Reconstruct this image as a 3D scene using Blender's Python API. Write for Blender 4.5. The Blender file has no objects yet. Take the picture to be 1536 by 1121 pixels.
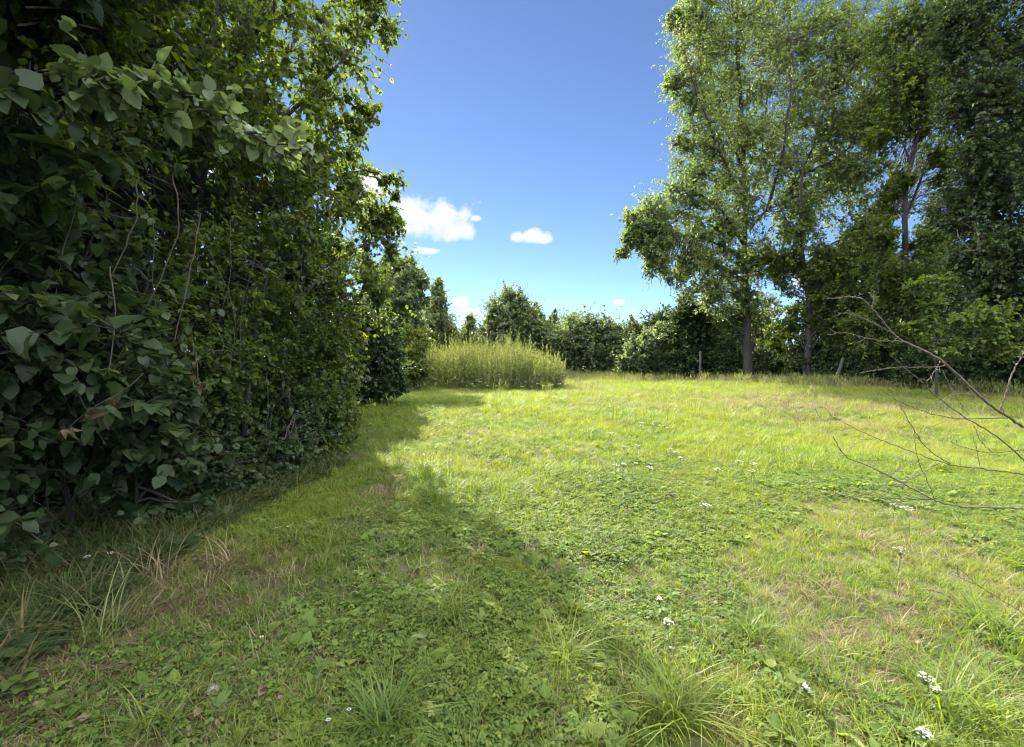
import bpy, math, random
import numpy as np
from mathutils import Vector

R = math.radians
rng = np.random.default_rng(7)
random.seed(7)
scene = bpy.context.scene
COL = scene.collection

# ------------------------------------------------------------------ camera
F, CX, CY = 704.0, 768.0, 560.5          # focal length and centre in pixels of the 1536 wide photograph
PITCH, EYE = R(2.4), 1.6
cam_data = bpy.data.cameras.new("camera")
cam_data.sensor_width = 36.0
cam_data.lens = 36.0 * F / 1536.0
cam_data.clip_start, cam_data.clip_end = 0.05, 3000.0
cam = bpy.data.objects.new("camera", cam_data)
cam.location = (0, 0, EYE)
cam.rotation_euler = (math.pi / 2 - PITCH, 0, 0)
COL.objects.link(cam)
scene.camera = cam


def ray(px, py):
    u, v = (px - CX) / F, (CY - py) / F
    return np.array([u, math.cos(PITCH) + v * math.sin(PITCH), -math.sin(PITCH) + v * math.cos(PITCH)])


def at(px, py, Y):
    """The point of the place seen at a photograph pixel, Y metres ahead."""
    d = ray(px, py)
    d = d * (Y / d[1])
    return np.array([d[0], Y, d[2] + EYE])


# ------------------------------------------------------------------ sun, sky, exposure
SUN_EL, SUN_AZ = R(34.1), R(-24.3)
sun_dir = Vector((math.sin(SUN_AZ) * math.cos(SUN_EL), math.cos(SUN_AZ) * math.cos(SUN_EL), math.sin(SUN_EL)))
sun_data = bpy.data.lights.new("sun", 'SUN')
sun_data.energy = 4.3
sun_data.angle = R(0.53)
sun_data.color = (1.0, 0.93, 0.80)
sun = bpy.data.objects.new("sun", sun_data)
sun.rotation_euler = sun_dir.to_track_quat('Z', 'Y').to_euler()
sun.location = (-20, 40, 40)
COL.objects.link(sun)

scene.view_settings.view_transform = 'Standard'
scene.view_settings.look = 'None'
scene.view_settings.gamma = 1.0
scene.view_settings.exposure = 2.45
scene.view_settings.use_curve_mapping = False

world = bpy.data.worlds.new("World")
scene.world = world
world.use_nodes = True
wn, wl = world.node_tree.nodes, world.node_tree.links
wn.clear()


def wnode(kind, **kw):
    n = wn.new(kind)
    for k, v in kw.items():
        setattr(n, k, v)
    return n


def wmath(op, a, b=None, c=None, clamp=False):
    n = wnode('ShaderNodeMath', operation=op, use_clamp=clamp)
    for i, x in enumerate((a, b, c)):
        if x is None:
            continue
        if isinstance(x, (int, float)):
            n.inputs[i].default_value = x
        else:
            wl.new(x, n.inputs[i])
    return n.outputs[0]


sky = wnode('ShaderNodeTexSky', sky_type='NISHITA')
sky.sun_disc = False
sky.sun_elevation = SUN_EL
sky.sun_rotation = SUN_AZ
sky.air_density = 0.95
sky.dust_density = 4.0
sky.ozone_density = 2.8
sky.altitude = 7200
tc = wnode('ShaderNodeTexCoord')
nz = wnode('ShaderNodeTexNoise')
nz.inputs['Scale'].default_value = 20.0
nz.inputs['Detail'].default_value = 7.0
nz.inputs['Roughness'].default_value = 0.62
wl.new(tc.outputs['Generated'], nz.inputs['Vector'])
nz2 = wnode('ShaderNodeTexNoise')
nz2.inputs['Scale'].default_value = 55.0
nz2.inputs['Detail'].default_value = 5.0
wl.new(tc.outputs['Generated'], nz2.inputs['Vector'])
mask_out, shade_out = None, None
#        px   py   half width, half height (pixels)
CLOUDS = [(655, 334, 62, 36), (618, 322, 50, 40), (600, 338, 70, 26), (690, 350, 34, 22), (715, 329, 12, 7), (776, 357, 11, 9), (806, 357, 26, 12), (640, 378, 22, 6),
          (560, 285, 40, 30), (690, 458, 16, 11), (706, 470, 36, 8), (990, 486, 24, 15), (1040, 480, 40, 26), (930, 455, 9, 6), (735, 452, 9, 4),
          (1120, 470, 60, 20), (520, 300, 50, 26), (1240, 420, 70, 30), (760, 486, 50, 9)]
for (px, py, hw, hh) in CLOUDS:
    c = Vector(ray(px, py)).normalized()
    r = c.cross(Vector((0, 0, 1))).normalized()
    u = r.cross(c).normalized()
    outs = []
    k = Vector(ray(px, py)).length
    for vec, half in ((r, hw), (u, hh)):
        d = wnode('ShaderNodeVectorMath', operation='DOT_PRODUCT')
        wl.new(tc.outputs['Generated'], d.inputs[0])
        d.inputs[1].default_value = vec
        outs.append(wmath('MULTIPLY', d.outputs['Value'], F / half * k))
    x, y = outs
    # flatter base: the lower half is squeezed
    yy = wmath('MULTIPLY', y, wmath('ADD', wmath('MULTIPLY', wmath('LESS_THAN', y, 0.0), 0.55), 1.0))
    rad = wmath('SQRT', wmath('ADD', wmath('MULTIPLY', x, x), wmath('MULTIPLY', yy, yy)))
    val = wmath('ADD', wmath('SUBTRACT', 1.0, rad), wmath('MULTIPLY', wmath('SUBTRACT', nz.outputs[0], 0.5), 2.6))
    front = wnode('ShaderNodeVectorMath', operation='DOT_PRODUCT')
    wl.new(tc.outputs['Generated'], front.inputs[0])
    front.inputs[1].default_value = c
    val = wmath('MULTIPLY', wmath('MULTIPLY', val, 1.8, clamp=True), wmath('GREATER_THAN', front.outputs['Value'], 0.0))
    sh = wmath('MULTIPLY', val, wmath('ADD', wmath('MULTIPLY', y, -0.45), 0.2, clamp=True))
    mask_out = val if mask_out is None else wmath('MAXIMUM', mask_out, val)
    shade_out = sh if shade_out is None else wmath('MAXIMUM', shade_out, sh)
soft = wmath('MULTIPLY', mask_out, wmath('ADD', wmath('MULTIPLY', nz2.outputs[0], 0.5), 0.72), clamp=True)
cmix = wnode('ShaderNodeMix', data_type='RGBA')
cmix.inputs['A'].default_value = (3.9, 3.95, 4.05, 1)
cmix.inputs['B'].default_value = (2.2, 2.5, 3.0, 1)
wl.new(wmath('ADD', shade_out, wmath('MULTIPLY', wmath('SUBTRACT', nz2.outputs[0], 0.45), 0.8), clamp=True), cmix.inputs['Factor'])
smix = wnode('ShaderNodeMix', data_type='RGBA')
wl.new(soft, smix.inputs['Factor'])
wl.new(sky.outputs[0], smix.inputs['A'])
wl.new(cmix.outputs['Result'], smix.inputs['B'])
# broken cumulus added to the unseen sky behind the camera as fill light
sep = wnode('ShaderNodeSeparateXYZ')
wl.new(tc.outputs['Generated'], sep.inputs[0])
nz3 = wnode('ShaderNodeTexNoise')
nz3.inputs['Scale'].default_value = 3.2
nz3.inputs['Detail'].default_value = 8.0
wl.new(tc.outputs['Generated'], nz3.inputs['Vector'])
behind = wmath('MULTIPLY', wmath('SUBTRACT', 0.42, sep.outputs['Y']), 6.0, clamp=True)
above = wmath('MULTIPLY', wmath('SUBTRACT', sep.outputs['Z'], 0.28), 5.0, clamp=True)
cover = wmath('MULTIPLY', wmath('SUBTRACT', nz3.outputs[0], 0.31), 7.0, clamp=True)
cover = wmath('MULTIPLY', wmath('MULTIPLY', cover, behind), above)
fill_mix = wnode('ShaderNodeMix', data_type='RGBA')
wl.new(cover, fill_mix.inputs['Factor'])
wl.new(smix.outputs['Result'], fill_mix.inputs['A'])
fill_mix.inputs['B'].default_value = (24.0, 24.5, 25.5, 1)
bg = wnode('ShaderNodeBackground')
bg.inputs['Strength'].default_value = 0.054
wl.new(fill_mix.outputs['Result'], bg.inputs['Color'])
wo = wnode('ShaderNodeOutputWorld')
wl.new(bg.outputs[0], wo.inputs['Surface'])

cy = scene.cycles
cy.max_bounces, cy.diffuse_bounces, cy.glossy_bounces, cy.transmission_bounces = 7, 5, 2, 4
cy.use_denoising = True
try:
    cy.denoiser = 'OPENIMAGEDENOISE'
except Exception:
    pass
cy.sample_clamp_indirect = 6.0
cy.filter_width = 1.1


# ------------------------------------------------------------------ materials
def new_mat(name):
    m = bpy.data.materials.new(name)
    m.use_nodes = True
    m.node_tree.nodes.clear()
    return m, m.node_tree.nodes, m.node_tree.links


def leaf_mat(name, ramp, trans=0.45, tmul=(1.5, 1.55, 0.6), rough=0.5, spec=0.3, wscale=0.0, wamount=0.0, wcol=(0.2, 0.18, 0.03), irand=0.0):
    """Leaf: reflects from both faces and lets the sun through. v is each leaf's own tint."""
    m, n, l = new_mat(name)
    a = n.new('ShaderNodeAttribute')
    a.attribute_name = 'v'
    src = a.outputs['Fac']
    if irand > 0:
        oi = n.new('ShaderNodeObjectInfo')
        mm = n.new('ShaderNodeMath'); mm.operation = 'MULTIPLY_ADD'
        l.new(oi.outputs['Random'], mm.inputs[0])
        mm.inputs[1].default_value = irand
        mm2 = n.new('ShaderNodeMath'); mm2.operation = 'MULTIPLY'
        mm2.inputs[1].default_value = 1 - irand
        l.new(src, mm2.inputs[0])
        l.new(mm2.outputs[0], mm.inputs[2])
        src = mm.outputs[0]
    cr = n.new('ShaderNodeValToRGB')
    els = cr.color_ramp.elements
    while len(els) < len(ramp):
        els.new(0.5)
    for e, (p, c) in zip(els, ramp):
        e.position = p
        e.color = (*c, 1)
    l.new(src, cr.inputs[0])
    colour = cr.outputs[0]
    if wamount > 0:
        g = n.new('ShaderNodeNewGeometry')
        t = n.new('ShaderNodeTexNoise')
        t.inputs['Scale'].default_value = wscale
        t.inputs['Detail'].default_value = 4
        l.new(g.outputs['Position'], t.inputs['Vector'])
        mr = n.new('ShaderNodeMapRange')
        mr.inputs['From Min'].default_value = 0.42
        mr.inputs['From Max'].default_value = 0.66
        mr.inputs['To Max'].default_value = wamount
        l.new(t.outputs[0], mr.inputs['Value'])
        mx = n.new('ShaderNodeMix'); mx.data_type = 'RGBA'
        l.new(mr.outputs[0], mx.inputs['Factor'])
        l.new(colour, mx.inputs['A'])
        mx.inputs['B'].default_value = (*wcol, 1)
        colour = mx.outputs['Result']
    p = n.new('ShaderNodeBsdfPrincipled')
    p.inputs['Roughness'].default_value = rough
    p.inputs['Specular IOR Level'].default_value = spec
    l.new(colour, p.inputs['Base Color'])
    tb = n.new('ShaderNodeBsdfTranslucent')
    tm = n.new('ShaderNodeMix'); tm.data_type = 'RGBA'; tm.blend_type = 'MULTIPLY'
    tm.inputs['Factor'].default_value = 1
    l.new(colour, tm.inputs['A'])
    tm.inputs['B'].default_value = (*tmul, 1)
    l.new(tm.outputs['Result'], tb.inputs['Color'])
    ms = n.new('ShaderNodeMixShader')
    ms.inputs[0].default_value = trans
    l.new(p.outputs[0], ms.inputs[1])
    l.new(tb.outputs[0], ms.inputs[2])
    o = n.new('ShaderNodeOutputMaterial')
    l.new(ms.outputs[0], o.inputs['Surface'])
    return m


def bark_mat(name, c0, c1, scale=9.0):
    m, n, l = new_mat(name)
    t = n.new('ShaderNodeTexCoord')
    mp = n.new('ShaderNodeMapping')
    mp.inputs['Scale'].default_value = (1, 1, 0.25)
    l.new(t.outputs['Object'], mp.inputs[0])
    nt = n.new('ShaderNodeTexNoise')
    nt.inputs['Scale'].default_value = scale
    nt.inputs['Detail'].default_value = 6
    nt.inputs['Roughness'].default_value = 0.65
    l.new(mp.outputs[0], nt.inputs['Vector'])
    cr = n.new('ShaderNodeValToRGB')
    cr.color_ramp.elements[0].position, cr.color_ramp.elements[1].position = 0.35, 0.65
    cr.color_ramp.elements[0].color, cr.color_ramp.elements[1].color = (*c0, 1), (*c1, 1)
    l.new(nt.outputs[0], cr.inputs[0])
    p = n.new('ShaderNodeBsdfPrincipled')
    p.inputs['Roughness'].default_value = 0.85
    l.new(cr.outputs[0], p.inputs['Base Color'])
    b = n.new('ShaderNodeBump')
    b.inputs['Strength'].default_value = 0.6
    b.inputs['Distance'].default_value = 0.02
    l.new(nt.outputs[0], b.inputs['Height'])
    l.new(b.outputs[0], p.inputs['Normal'])
    o = n.new('ShaderNodeOutputMaterial')
    l.new(p.outputs[0], o.inputs['Surface'])
    return m


G = dict
MAT = {}
MAT['broad'] = leaf_mat('broad_leaf', [(0, (0.026, 0.046, 0.018)), (0.5, (0.042, 0.070, 0.027)), (0.85, (0.065, 0.098, 0.038)), (1, (0.13, 0.16, 0.065))], 0.40, (1.6, 1.7, 0.7), 0.55, 0.3)
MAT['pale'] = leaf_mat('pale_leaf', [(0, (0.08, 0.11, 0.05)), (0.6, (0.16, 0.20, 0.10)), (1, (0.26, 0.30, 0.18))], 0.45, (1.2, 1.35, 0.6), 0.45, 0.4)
MAT['hedge'] = leaf_mat('hedge_leaf', [(0, (0.036, 0.060, 0.018)), (0.6, (0.062, 0.095, 0.026)), (1, (0.14, 0.175, 0.04))], 0.53, (2.05, 1.95, 0.58), 0.5, 0.3)
MAT['dark'] = leaf_mat('dark_leaf', [(0, (0.026, 0.044, 0.018)), (0.7, (0.044, 0.070, 0.026)), (1, (0.075, 0.105, 0.032))], 0.42, (1.5, 1.6, 0.6), 0.5, 0.3)
MAT['ivy'] = leaf_mat('ivy_leaf', [(0, (0.06, 0.09, 0.022)), (0.6, (0.11, 0.145, 0.032)), (1, (0.19, 0.21, 0.055))], 0.55, (1.9, 1.7, 0.5), 0.45, 0.4)
MAT['ash'] = leaf_mat('ash_leaf', [(0, (0.072, 0.112, 0.048)), (0.5, (0.104, 0.154, 0.064)), (0.88, (0.15, 0.19, 0.068)), (1, (0.26, 0.23, 0.09))], 0.56, (1.6, 1.6, 0.75), 0.42, 0.45,
                      0.28, 0.3, (0.17, 0.19, 0.04))
MAT['maple'] = leaf_mat('maple_leaf', [(0, (0.048, 0.085, 0.024)), (1, (0.115, 0.155, 0.04))], 0.5, (1.7, 1.6, 0.5), 0.5, 0.3)
MAT['far'] = leaf_mat('far_leaf', [(0, (0.075, 0.108, 0.055)), (0.7, (0.115, 0.15, 0.074)), (1, (0.165, 0.19, 0.085))], 0.5, (1.6, 1.6, 0.8), 0.5, 0.35)
MAT['lime'] = leaf_mat('lime_leaf', [(0, (0.09, 0.13, 0.025)), (1, (0.17, 0.20, 0.04))], 0.5, (1.7, 1.6, 0.4), 0.5, 0.3)
MAT['weed'] = leaf_mat('weed_leaf', [(0, (0.085, 0.070, 0.036)), (0.25, (0.090, 0.108, 0.038)), (0.65, (0.145, 0.175, 0.058)), (1, (0.235, 0.255, 0.10))], 0.45, (1.4, 1.4, 0.6), 0.55, 0.25)
MAT['grass'] = leaf_mat('grass_blade', [(0, (0.045, 0.088, 0.022)), (0.5, (0.112, 0.176, 0.029)), (0.85, (0.20, 0.23, 0.045)), (1, (0.34, 0.29, 0.13))], 0.5, (1.6, 1.55, 0.45), 0.5, 0.3,
                        0.55, 0.6, (0.20, 0.215, 0.030), 0.35)
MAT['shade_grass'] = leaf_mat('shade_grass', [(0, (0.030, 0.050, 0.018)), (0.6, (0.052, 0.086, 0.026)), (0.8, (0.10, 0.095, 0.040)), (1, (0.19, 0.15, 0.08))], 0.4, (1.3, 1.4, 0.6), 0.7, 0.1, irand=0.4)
MAT['clover'] = leaf_mat('clover_leaf', [(0, (0.045, 0.085, 0.024)), (0.6, (0.110, 0.168, 0.036)), (1, (0.20, 0.225, 0.06))], 0.45, (1.6, 1.55, 0.5), 0.65, 0.15, 0.6, 0.4, (0.16, 0.19, 0.035), 0.4)
MAT['straw'] = leaf_mat('dry_blade', [(0, (0.10, 0.078, 0.038)), (0.6, (0.20, 0.165, 0.085)), (1, (0.33, 0.28, 0.16))], 0.35, (1.1, 1.05, 0.8), 0.6, 0.25, irand=0.4)
MAT['brown'] = leaf_mat('withered_leaf', [(0, (0.060, 0.042, 0.024)), (1, (0.19, 0.14, 0.085))], 0.3, (1.2, 1.0, 0.7), 0.6, 0.25)
MAT['petal'] = leaf_mat('white_petal', [(0, (0.30, 0.31, 0.25)), (1, (0.56, 0.56, 0.50))], 0.3, (1, 1, 1), 0.6, 0.2)
MAT['bark'] = bark_mat('bark', (0.011, 0.009, 0.0075), (0.030, 0.025, 0.020))
MAT['twig'] = bark_mat('twig_bark', (0.022, 0.018, 0.013), (0.06, 0.048, 0.036), 30)
MAT['bare'] = bark_mat('bare_bark', (0.042, 0.031, 0.023), (0.12, 0.09, 0.068), 60)
MAT['post'] = bark_mat('weathered_wood', (0.030, 0.026, 0.021), (0.075, 0.065, 0.054), 14)
MAT['stone'] = bark_mat('pale_stone', (0.13, 0.125, 0.11), (0.30, 0.29, 0.27), 40)
MAT['dark_stem'] = leaf_mat('green_stem', [(0, (0.07, 0.10, 0.03)), (1, (0.12, 0.15, 0.05))], 0.1)

# soil and thatch under the grass
m, n, l = new_mat('meadow_soil')
g = n.new('ShaderNodeNewGeometry')
t1 = n.new('ShaderNodeTexNoise'); t1.inputs['Scale'].default_value = 38; t1.inputs['Detail'].default_value = 12; t1.inputs['Roughness'].default_value = 0.7
t2 = n.new('ShaderNodeTexNoise'); t2.inputs['Scale'].default_value = 0.5; t2.inputs['Detail'].default_value = 5
l.new(g.outputs['Position'], t1.inputs['Vector']); l.new(g.outputs['Position'], t2.inputs['Vector'])
r1 = n.new('ShaderNodeValToRGB')
r1.color_ramp.elements[0].position, r1.color_ramp.elements[1].position = 0.32, 0.7
r1.color_ramp.elements[0].color, r1.color_ramp.elements[1].color = (0.030, 0.024, 0.014, 1), (0.14, 0.115, 0.055, 1)
r2 = n.new('ShaderNodeValToRGB')
r2.color_ramp.elements[0].position, r2.color_ramp.elements[1].position = 0.3, 0.7
r2.color_ramp.elements[0].color, r2.color_ramp.elements[1].color = (0.055, 0.085, 0.022, 1), (0.12, 0.13, 0.035, 1)
l.new(t1.outputs[0], r1.inputs[0]); l.new(t2.outputs[0], r2.inputs[0])
mx = n.new('ShaderNodeMix'); mx.data_type = 'RGBA'; mx.inputs['Factor'].default_value = 0.5
l.new(r1.outputs[0], mx.inputs['A']); l.new(r2.outputs[0], mx.inputs['B'])
p = n.new('ShaderNodeBsdfPrincipled'); p.inputs['Roughness'].default_value = 0.95
l.new(mx.outputs['Result'], p.inputs['Base Color'])
b = n.new('ShaderNodeBump'); b.inputs['Distance'].default_value = 0.03; l.new(t1.outputs[0], b.inputs['Height']); l.new(b.outputs[0], p.inputs['Normal'])
o = n.new('ShaderNodeOutputMaterial'); l.new(p.outputs[0], o.inputs['Surface'])
MAT['soil'] = m


# ------------------------------------------------------------------ mesh helpers
def vnoise(x, y, s, seed=0):
    """Smooth value noise 0..1 on the ground plane."""
    x, y = np.asarray(x, float) * s + 1000, np.asarray(y, float) * s + 1000
    xi, yi = np.floor(x).astype(np.int64), np.floor(y).astype(np.int64)
    fx, fy = x - xi, y - yi
    fx, fy = fx * fx * (3 - 2 * fx), fy * fy * (3 - 2 * fy)

    def h(a, c):
        k = (a * 374761393 + c * 668265263 + seed * 974711) & 0x7fffffff
        k = ((k ^ (k >> 13)) * 1274126177) & 0x7fffffff
        return ((k ^ (k >> 16)) & 0xffff) / 65535.0
    return (h(xi, yi) * (1 - fx) + h(xi + 1, yi) * fx) * (1 - fy) + (h(xi, yi + 1) * (1 - fx) + h(xi + 1, yi + 1) * fx) * fy


def fnoise(x, y, s, seed=0):
    return (vnoise(x, y, s, seed) + 0.5 * vnoise(x, y, s * 2.1, seed + 1) + 0.25 * vnoise(x, y, s * 4.3, seed + 2)) / 1.75


def gh(x, y):
    """Height of the ground."""
    x, y = np.asarray(x, float), np.asarray(y, float)
    d = np.clip(np.hypot(x, y) / 12, 0.15, 1)
    return ((fnoise(x, y, 0.22, 5) - 0.5) * 0.30 * d + (vnoise(x, y, 1.3, 9) - 0.5) * 0.07
            - 0.15 * (d - 0.15) * 0 + 0.10 * np.clip((y - 10) / 4, 0, 1) * np.clip((26 - y) / 6, 0, 1))


def mesh_from(name, verts, faces, mat, v=None, smooth=False):
    """faces: list of int arrays (n, 3) or (n, 4)."""
    me = bpy.data.meshes.new(name)
    verts = np.ascontiguousarray(verts, np.float32)
    me.vertices.add(len(verts))
    me.vertices.foreach_set('co', verts.ravel())
    loops = np.concatenate([f.ravel() for f in faces]).astype(np.int32)
    tot = np.concatenate([np.full(len(f), f.shape[1], np.int32) for f in faces])
    start = np.concatenate([[0], np.cumsum(tot)[:-1]]).astype(np.int32)
    me.loops.add(len(loops))
    me.loops.foreach_set('vertex_index', loops)
    me.polygons.add(len(tot))
    me.polygons.foreach_set('loop_start', start)
    me.polygons.foreach_set('loop_total', tot)
    me.update(calc_edges=True)
    if smooth:
        me.polygons.foreach_set('use_smooth', np.ones(len(tot), bool))
    if v is not None:
        at_ = me.attributes.new('v', 'FLOAT', 'POINT')
        at_.data.foreach_set('value', np.ascontiguousarray(v, np.float32))
    me.materials.append(mat)
    return me


class MB:
    """Collects vertices and faces for ONE mesh object."""
    def __init__(self):
        self.v, self.f, self.t, self.n = [], [], [], 0

    def add(self, verts, faces, tint=None):
        verts = np.asarray(verts, float).reshape(-1, 3)
        self.v.append(verts)
        for f in (faces if isinstance(faces, list) else [faces]):
            self.f.append(np.asarray(f, np.int64) + self.n)
        self.t.append(np.full(len(verts), 0.5) if tint is None else np.asarray(tint, float).ravel())
        self.n += len(verts)

    def build(self, name, mat, parent=None, smooth=False, origin=None):
        v = np.concatenate(self.v)
        if parent is not None:
            v = v - np.array(parent_world(parent))
        elif origin is not None:
            v = v - np.asarray(origin)
        me = mesh_from(name, v, self.f, mat, np.concatenate(self.t), smooth)
        ob = bpy.data.objects.new(name, me)
        COL.objects.link(ob)
        if parent is not None:
            ob.parent = parent
        elif origin is not None:
            ob.location = origin
        return ob


def parent_world(p):
    loc = Vector((0, 0, 0))
    while p is not None:
        loc += p.location
        p = p.parent
    return loc


def thing(name, label, cat, loc, group=None, kind=None):
    o = bpy.data.objects.new(name, None)
    o.empty_display_size = 0.2
    COL.objects.link(o)
    o.location = loc
    return tag(o, label, cat, group, kind)


def tag(o, label, cat, group=None, kind=None):
    o['label'] = label
    o['category'] = cat
    if group:
        o['group'] = group
    if kind:
        o['kind'] = kind
    return o


def norm(a):
    return a / np.maximum(np.linalg.norm(a, axis=-1, keepdims=True), 1e-9)


# leaf outlines: (verts (k,3): across, along, lift), faces
def T_diamond(w=0.36):
    return np.array([[0, 0, 0], [w, .45, .07], [0, 1, -.05], [-w, .45, .07]]), [np.array([[0, 1, 2], [0, 2, 3]])]


def T_ovate(n=4, w=0.36, serr=0.0, heart=0.0, fold=0.22, droop=0.25, lobes=0):
    t = np.linspace(0, 1, n + 1)
    prof = w * np.sin(np.pi * np.clip(t, 0, 1) ** 0.72) ** 0.8 * 1.0
    prof[0], prof[-1] = 0.02, 0.01
    if serr:
        prof[1:-1] *= 1 + serr * (np.arange(1, n) % 2 * 2 - 1)
    if lobes:
        prof[1:-1] *= 1 + 0.28 * np.cos(t[1:-1] * lobes * 2 * np.pi)
    mz = -droop * t ** 2
    mid = np.stack([0 * t, t, mz], 1)
    back = np.zeros_like(t)
    back[1] = heart
    rt = np.stack([prof, t - back, mz + fold * prof], 1)
    lf = np.stack([-prof, t - back, mz + fold * prof], 1)
    q = []
    k = n + 1
    for i in range(n):
        q.append([i, k + i, k + i + 1, i + 1])
        q.append([i, i + 1, 2 * k + i + 1, 2 * k + i])
    return np.concatenate([mid, rt, lf]), [np.array(q)]


TPL = {'diamond': T_diamond(), 'slim': T_diamond(0.17), 'round': T_ovate(3, 0.40), 'ovate': T_ovate(4, 0.34, 0.05), 'broad': T_ovate(11, 0.42, 0.07, 0.05), 'maple': T_ovate(8, 0.50, 0.0, 0.08, lobes=2.5), 'ivy': T_ovate(5, 0.45, 0.18, 0.05), 'curled': T_ovate(7, 0.32, 0.06, 0.03, 0.85, 0.7)}


def add_leaves(mb, P, D, N, S, tpl, tint):
    """Leaves at P, pointing along D, facing N, of length S."""
    T, faces = TPL[tpl]
    D = norm(D)
    side = norm(np.cross(D, N))
    N = np.cross(side, D)
    bend = 0.5 + rng.random(len(P)) * 1.0
    V = (P[:, None, :] + S[:, None, None] * (T[None, :, 0:1] * side[:, None, :] + T[None, :, 1:2] * D[:, None, :] + (T[None, :, 2:3] * bend[:, None, None]) * N[:, None, :]))
    k = len(T)
    base = (np.arange(len(P)) * k)[:, None, None]
    mb.add(V.reshape(-1, 3), [(f[None] + base).reshape(-1, f.shape[1]) for f in faces], np.repeat(tint, k))


def add_tubes(mb, P, Rr, sides=4, tint=0.5):
    """P (n, k, 3) centre lines, Rr (n, k) radii."""
    n, k, _ = P.shape
    tan = np.empty_like(P)
    tan[:, 1:-1] = P[:, 2:] - P[:, :-2]
    tan[:, 0] = P[:, 1] - P[:, 0]
    tan[:, -1] = P[:, -1] - P[:, -2]
    tan = norm(tan)
    ref = np.where(np.abs(tan[..., 2:3]) > 0.9, np.array([1., 0, 0]), np.array([0, 0, 1.]))
    a = norm(np.cross(tan, ref))
    c = np.cross(tan, a)
    th = np.arange(sides) / sides * 2 * np.pi
    V = P[:, :, None, :] + Rr[:, :, None, None] * (np.cos(th)[None, None, :, None] * a[:, :, None, :] + np.sin(th)[None, None, :, None] * c[:, :, None, :])
    idx = np.arange(n * k * sides).reshape(n, k, sides)
    nx = np.roll(idx, -1, axis=2)
    q = np.stack([idx[:, :-1], nx[:, :-1], nx[:, 1:], idx[:, 1:]], -1).reshape(-1, 4)
    mb.add(V.reshape(-1, 3), q, np.full(n * k * sides, tint))


def curve(pts, n):
    """Catmull-Rom through pts, n samples."""
    p = np.asarray(pts, float)
    if len(p) == 2:
        t = np.linspace(0, 1, n)[:, None]
        return p[0] * (1 - t) + p[1] * t
    e = np.concatenate([[2 * p[0] - p[1]], p, [2 * p[-1] - p[-2]]])
    u = np.linspace(0, len(p) - 1, n)
    i = np.minimum(u.astype(int), len(p) - 2)
    t = (u - i)[:, None]
    a, b_, c, d = e[i], e[i + 1], e[i + 2], e[i + 3]
    return 0.5 * (2 * b_ + (c - a) * t + (2 * a - 5 * b_ + 4 * c - d) * t ** 2 + (3 * b_ - a - 3 * c + d) * t ** 3)


def tube(mb, pts, r0, r1, n=14, sides=8, wob=0.0, flare=0.0):
    c = curve(pts, n)
    if wob:
        c[1:-1] += rng.normal(0, wob, (n - 2, 3))
    t = np.linspace(0, 1, n)
    r = r0 * (1 - t) + r1 * t + flare * np.exp(-t * 14)
    add_tubes(mb, c[None], r[None], sides)
    return c


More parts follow.
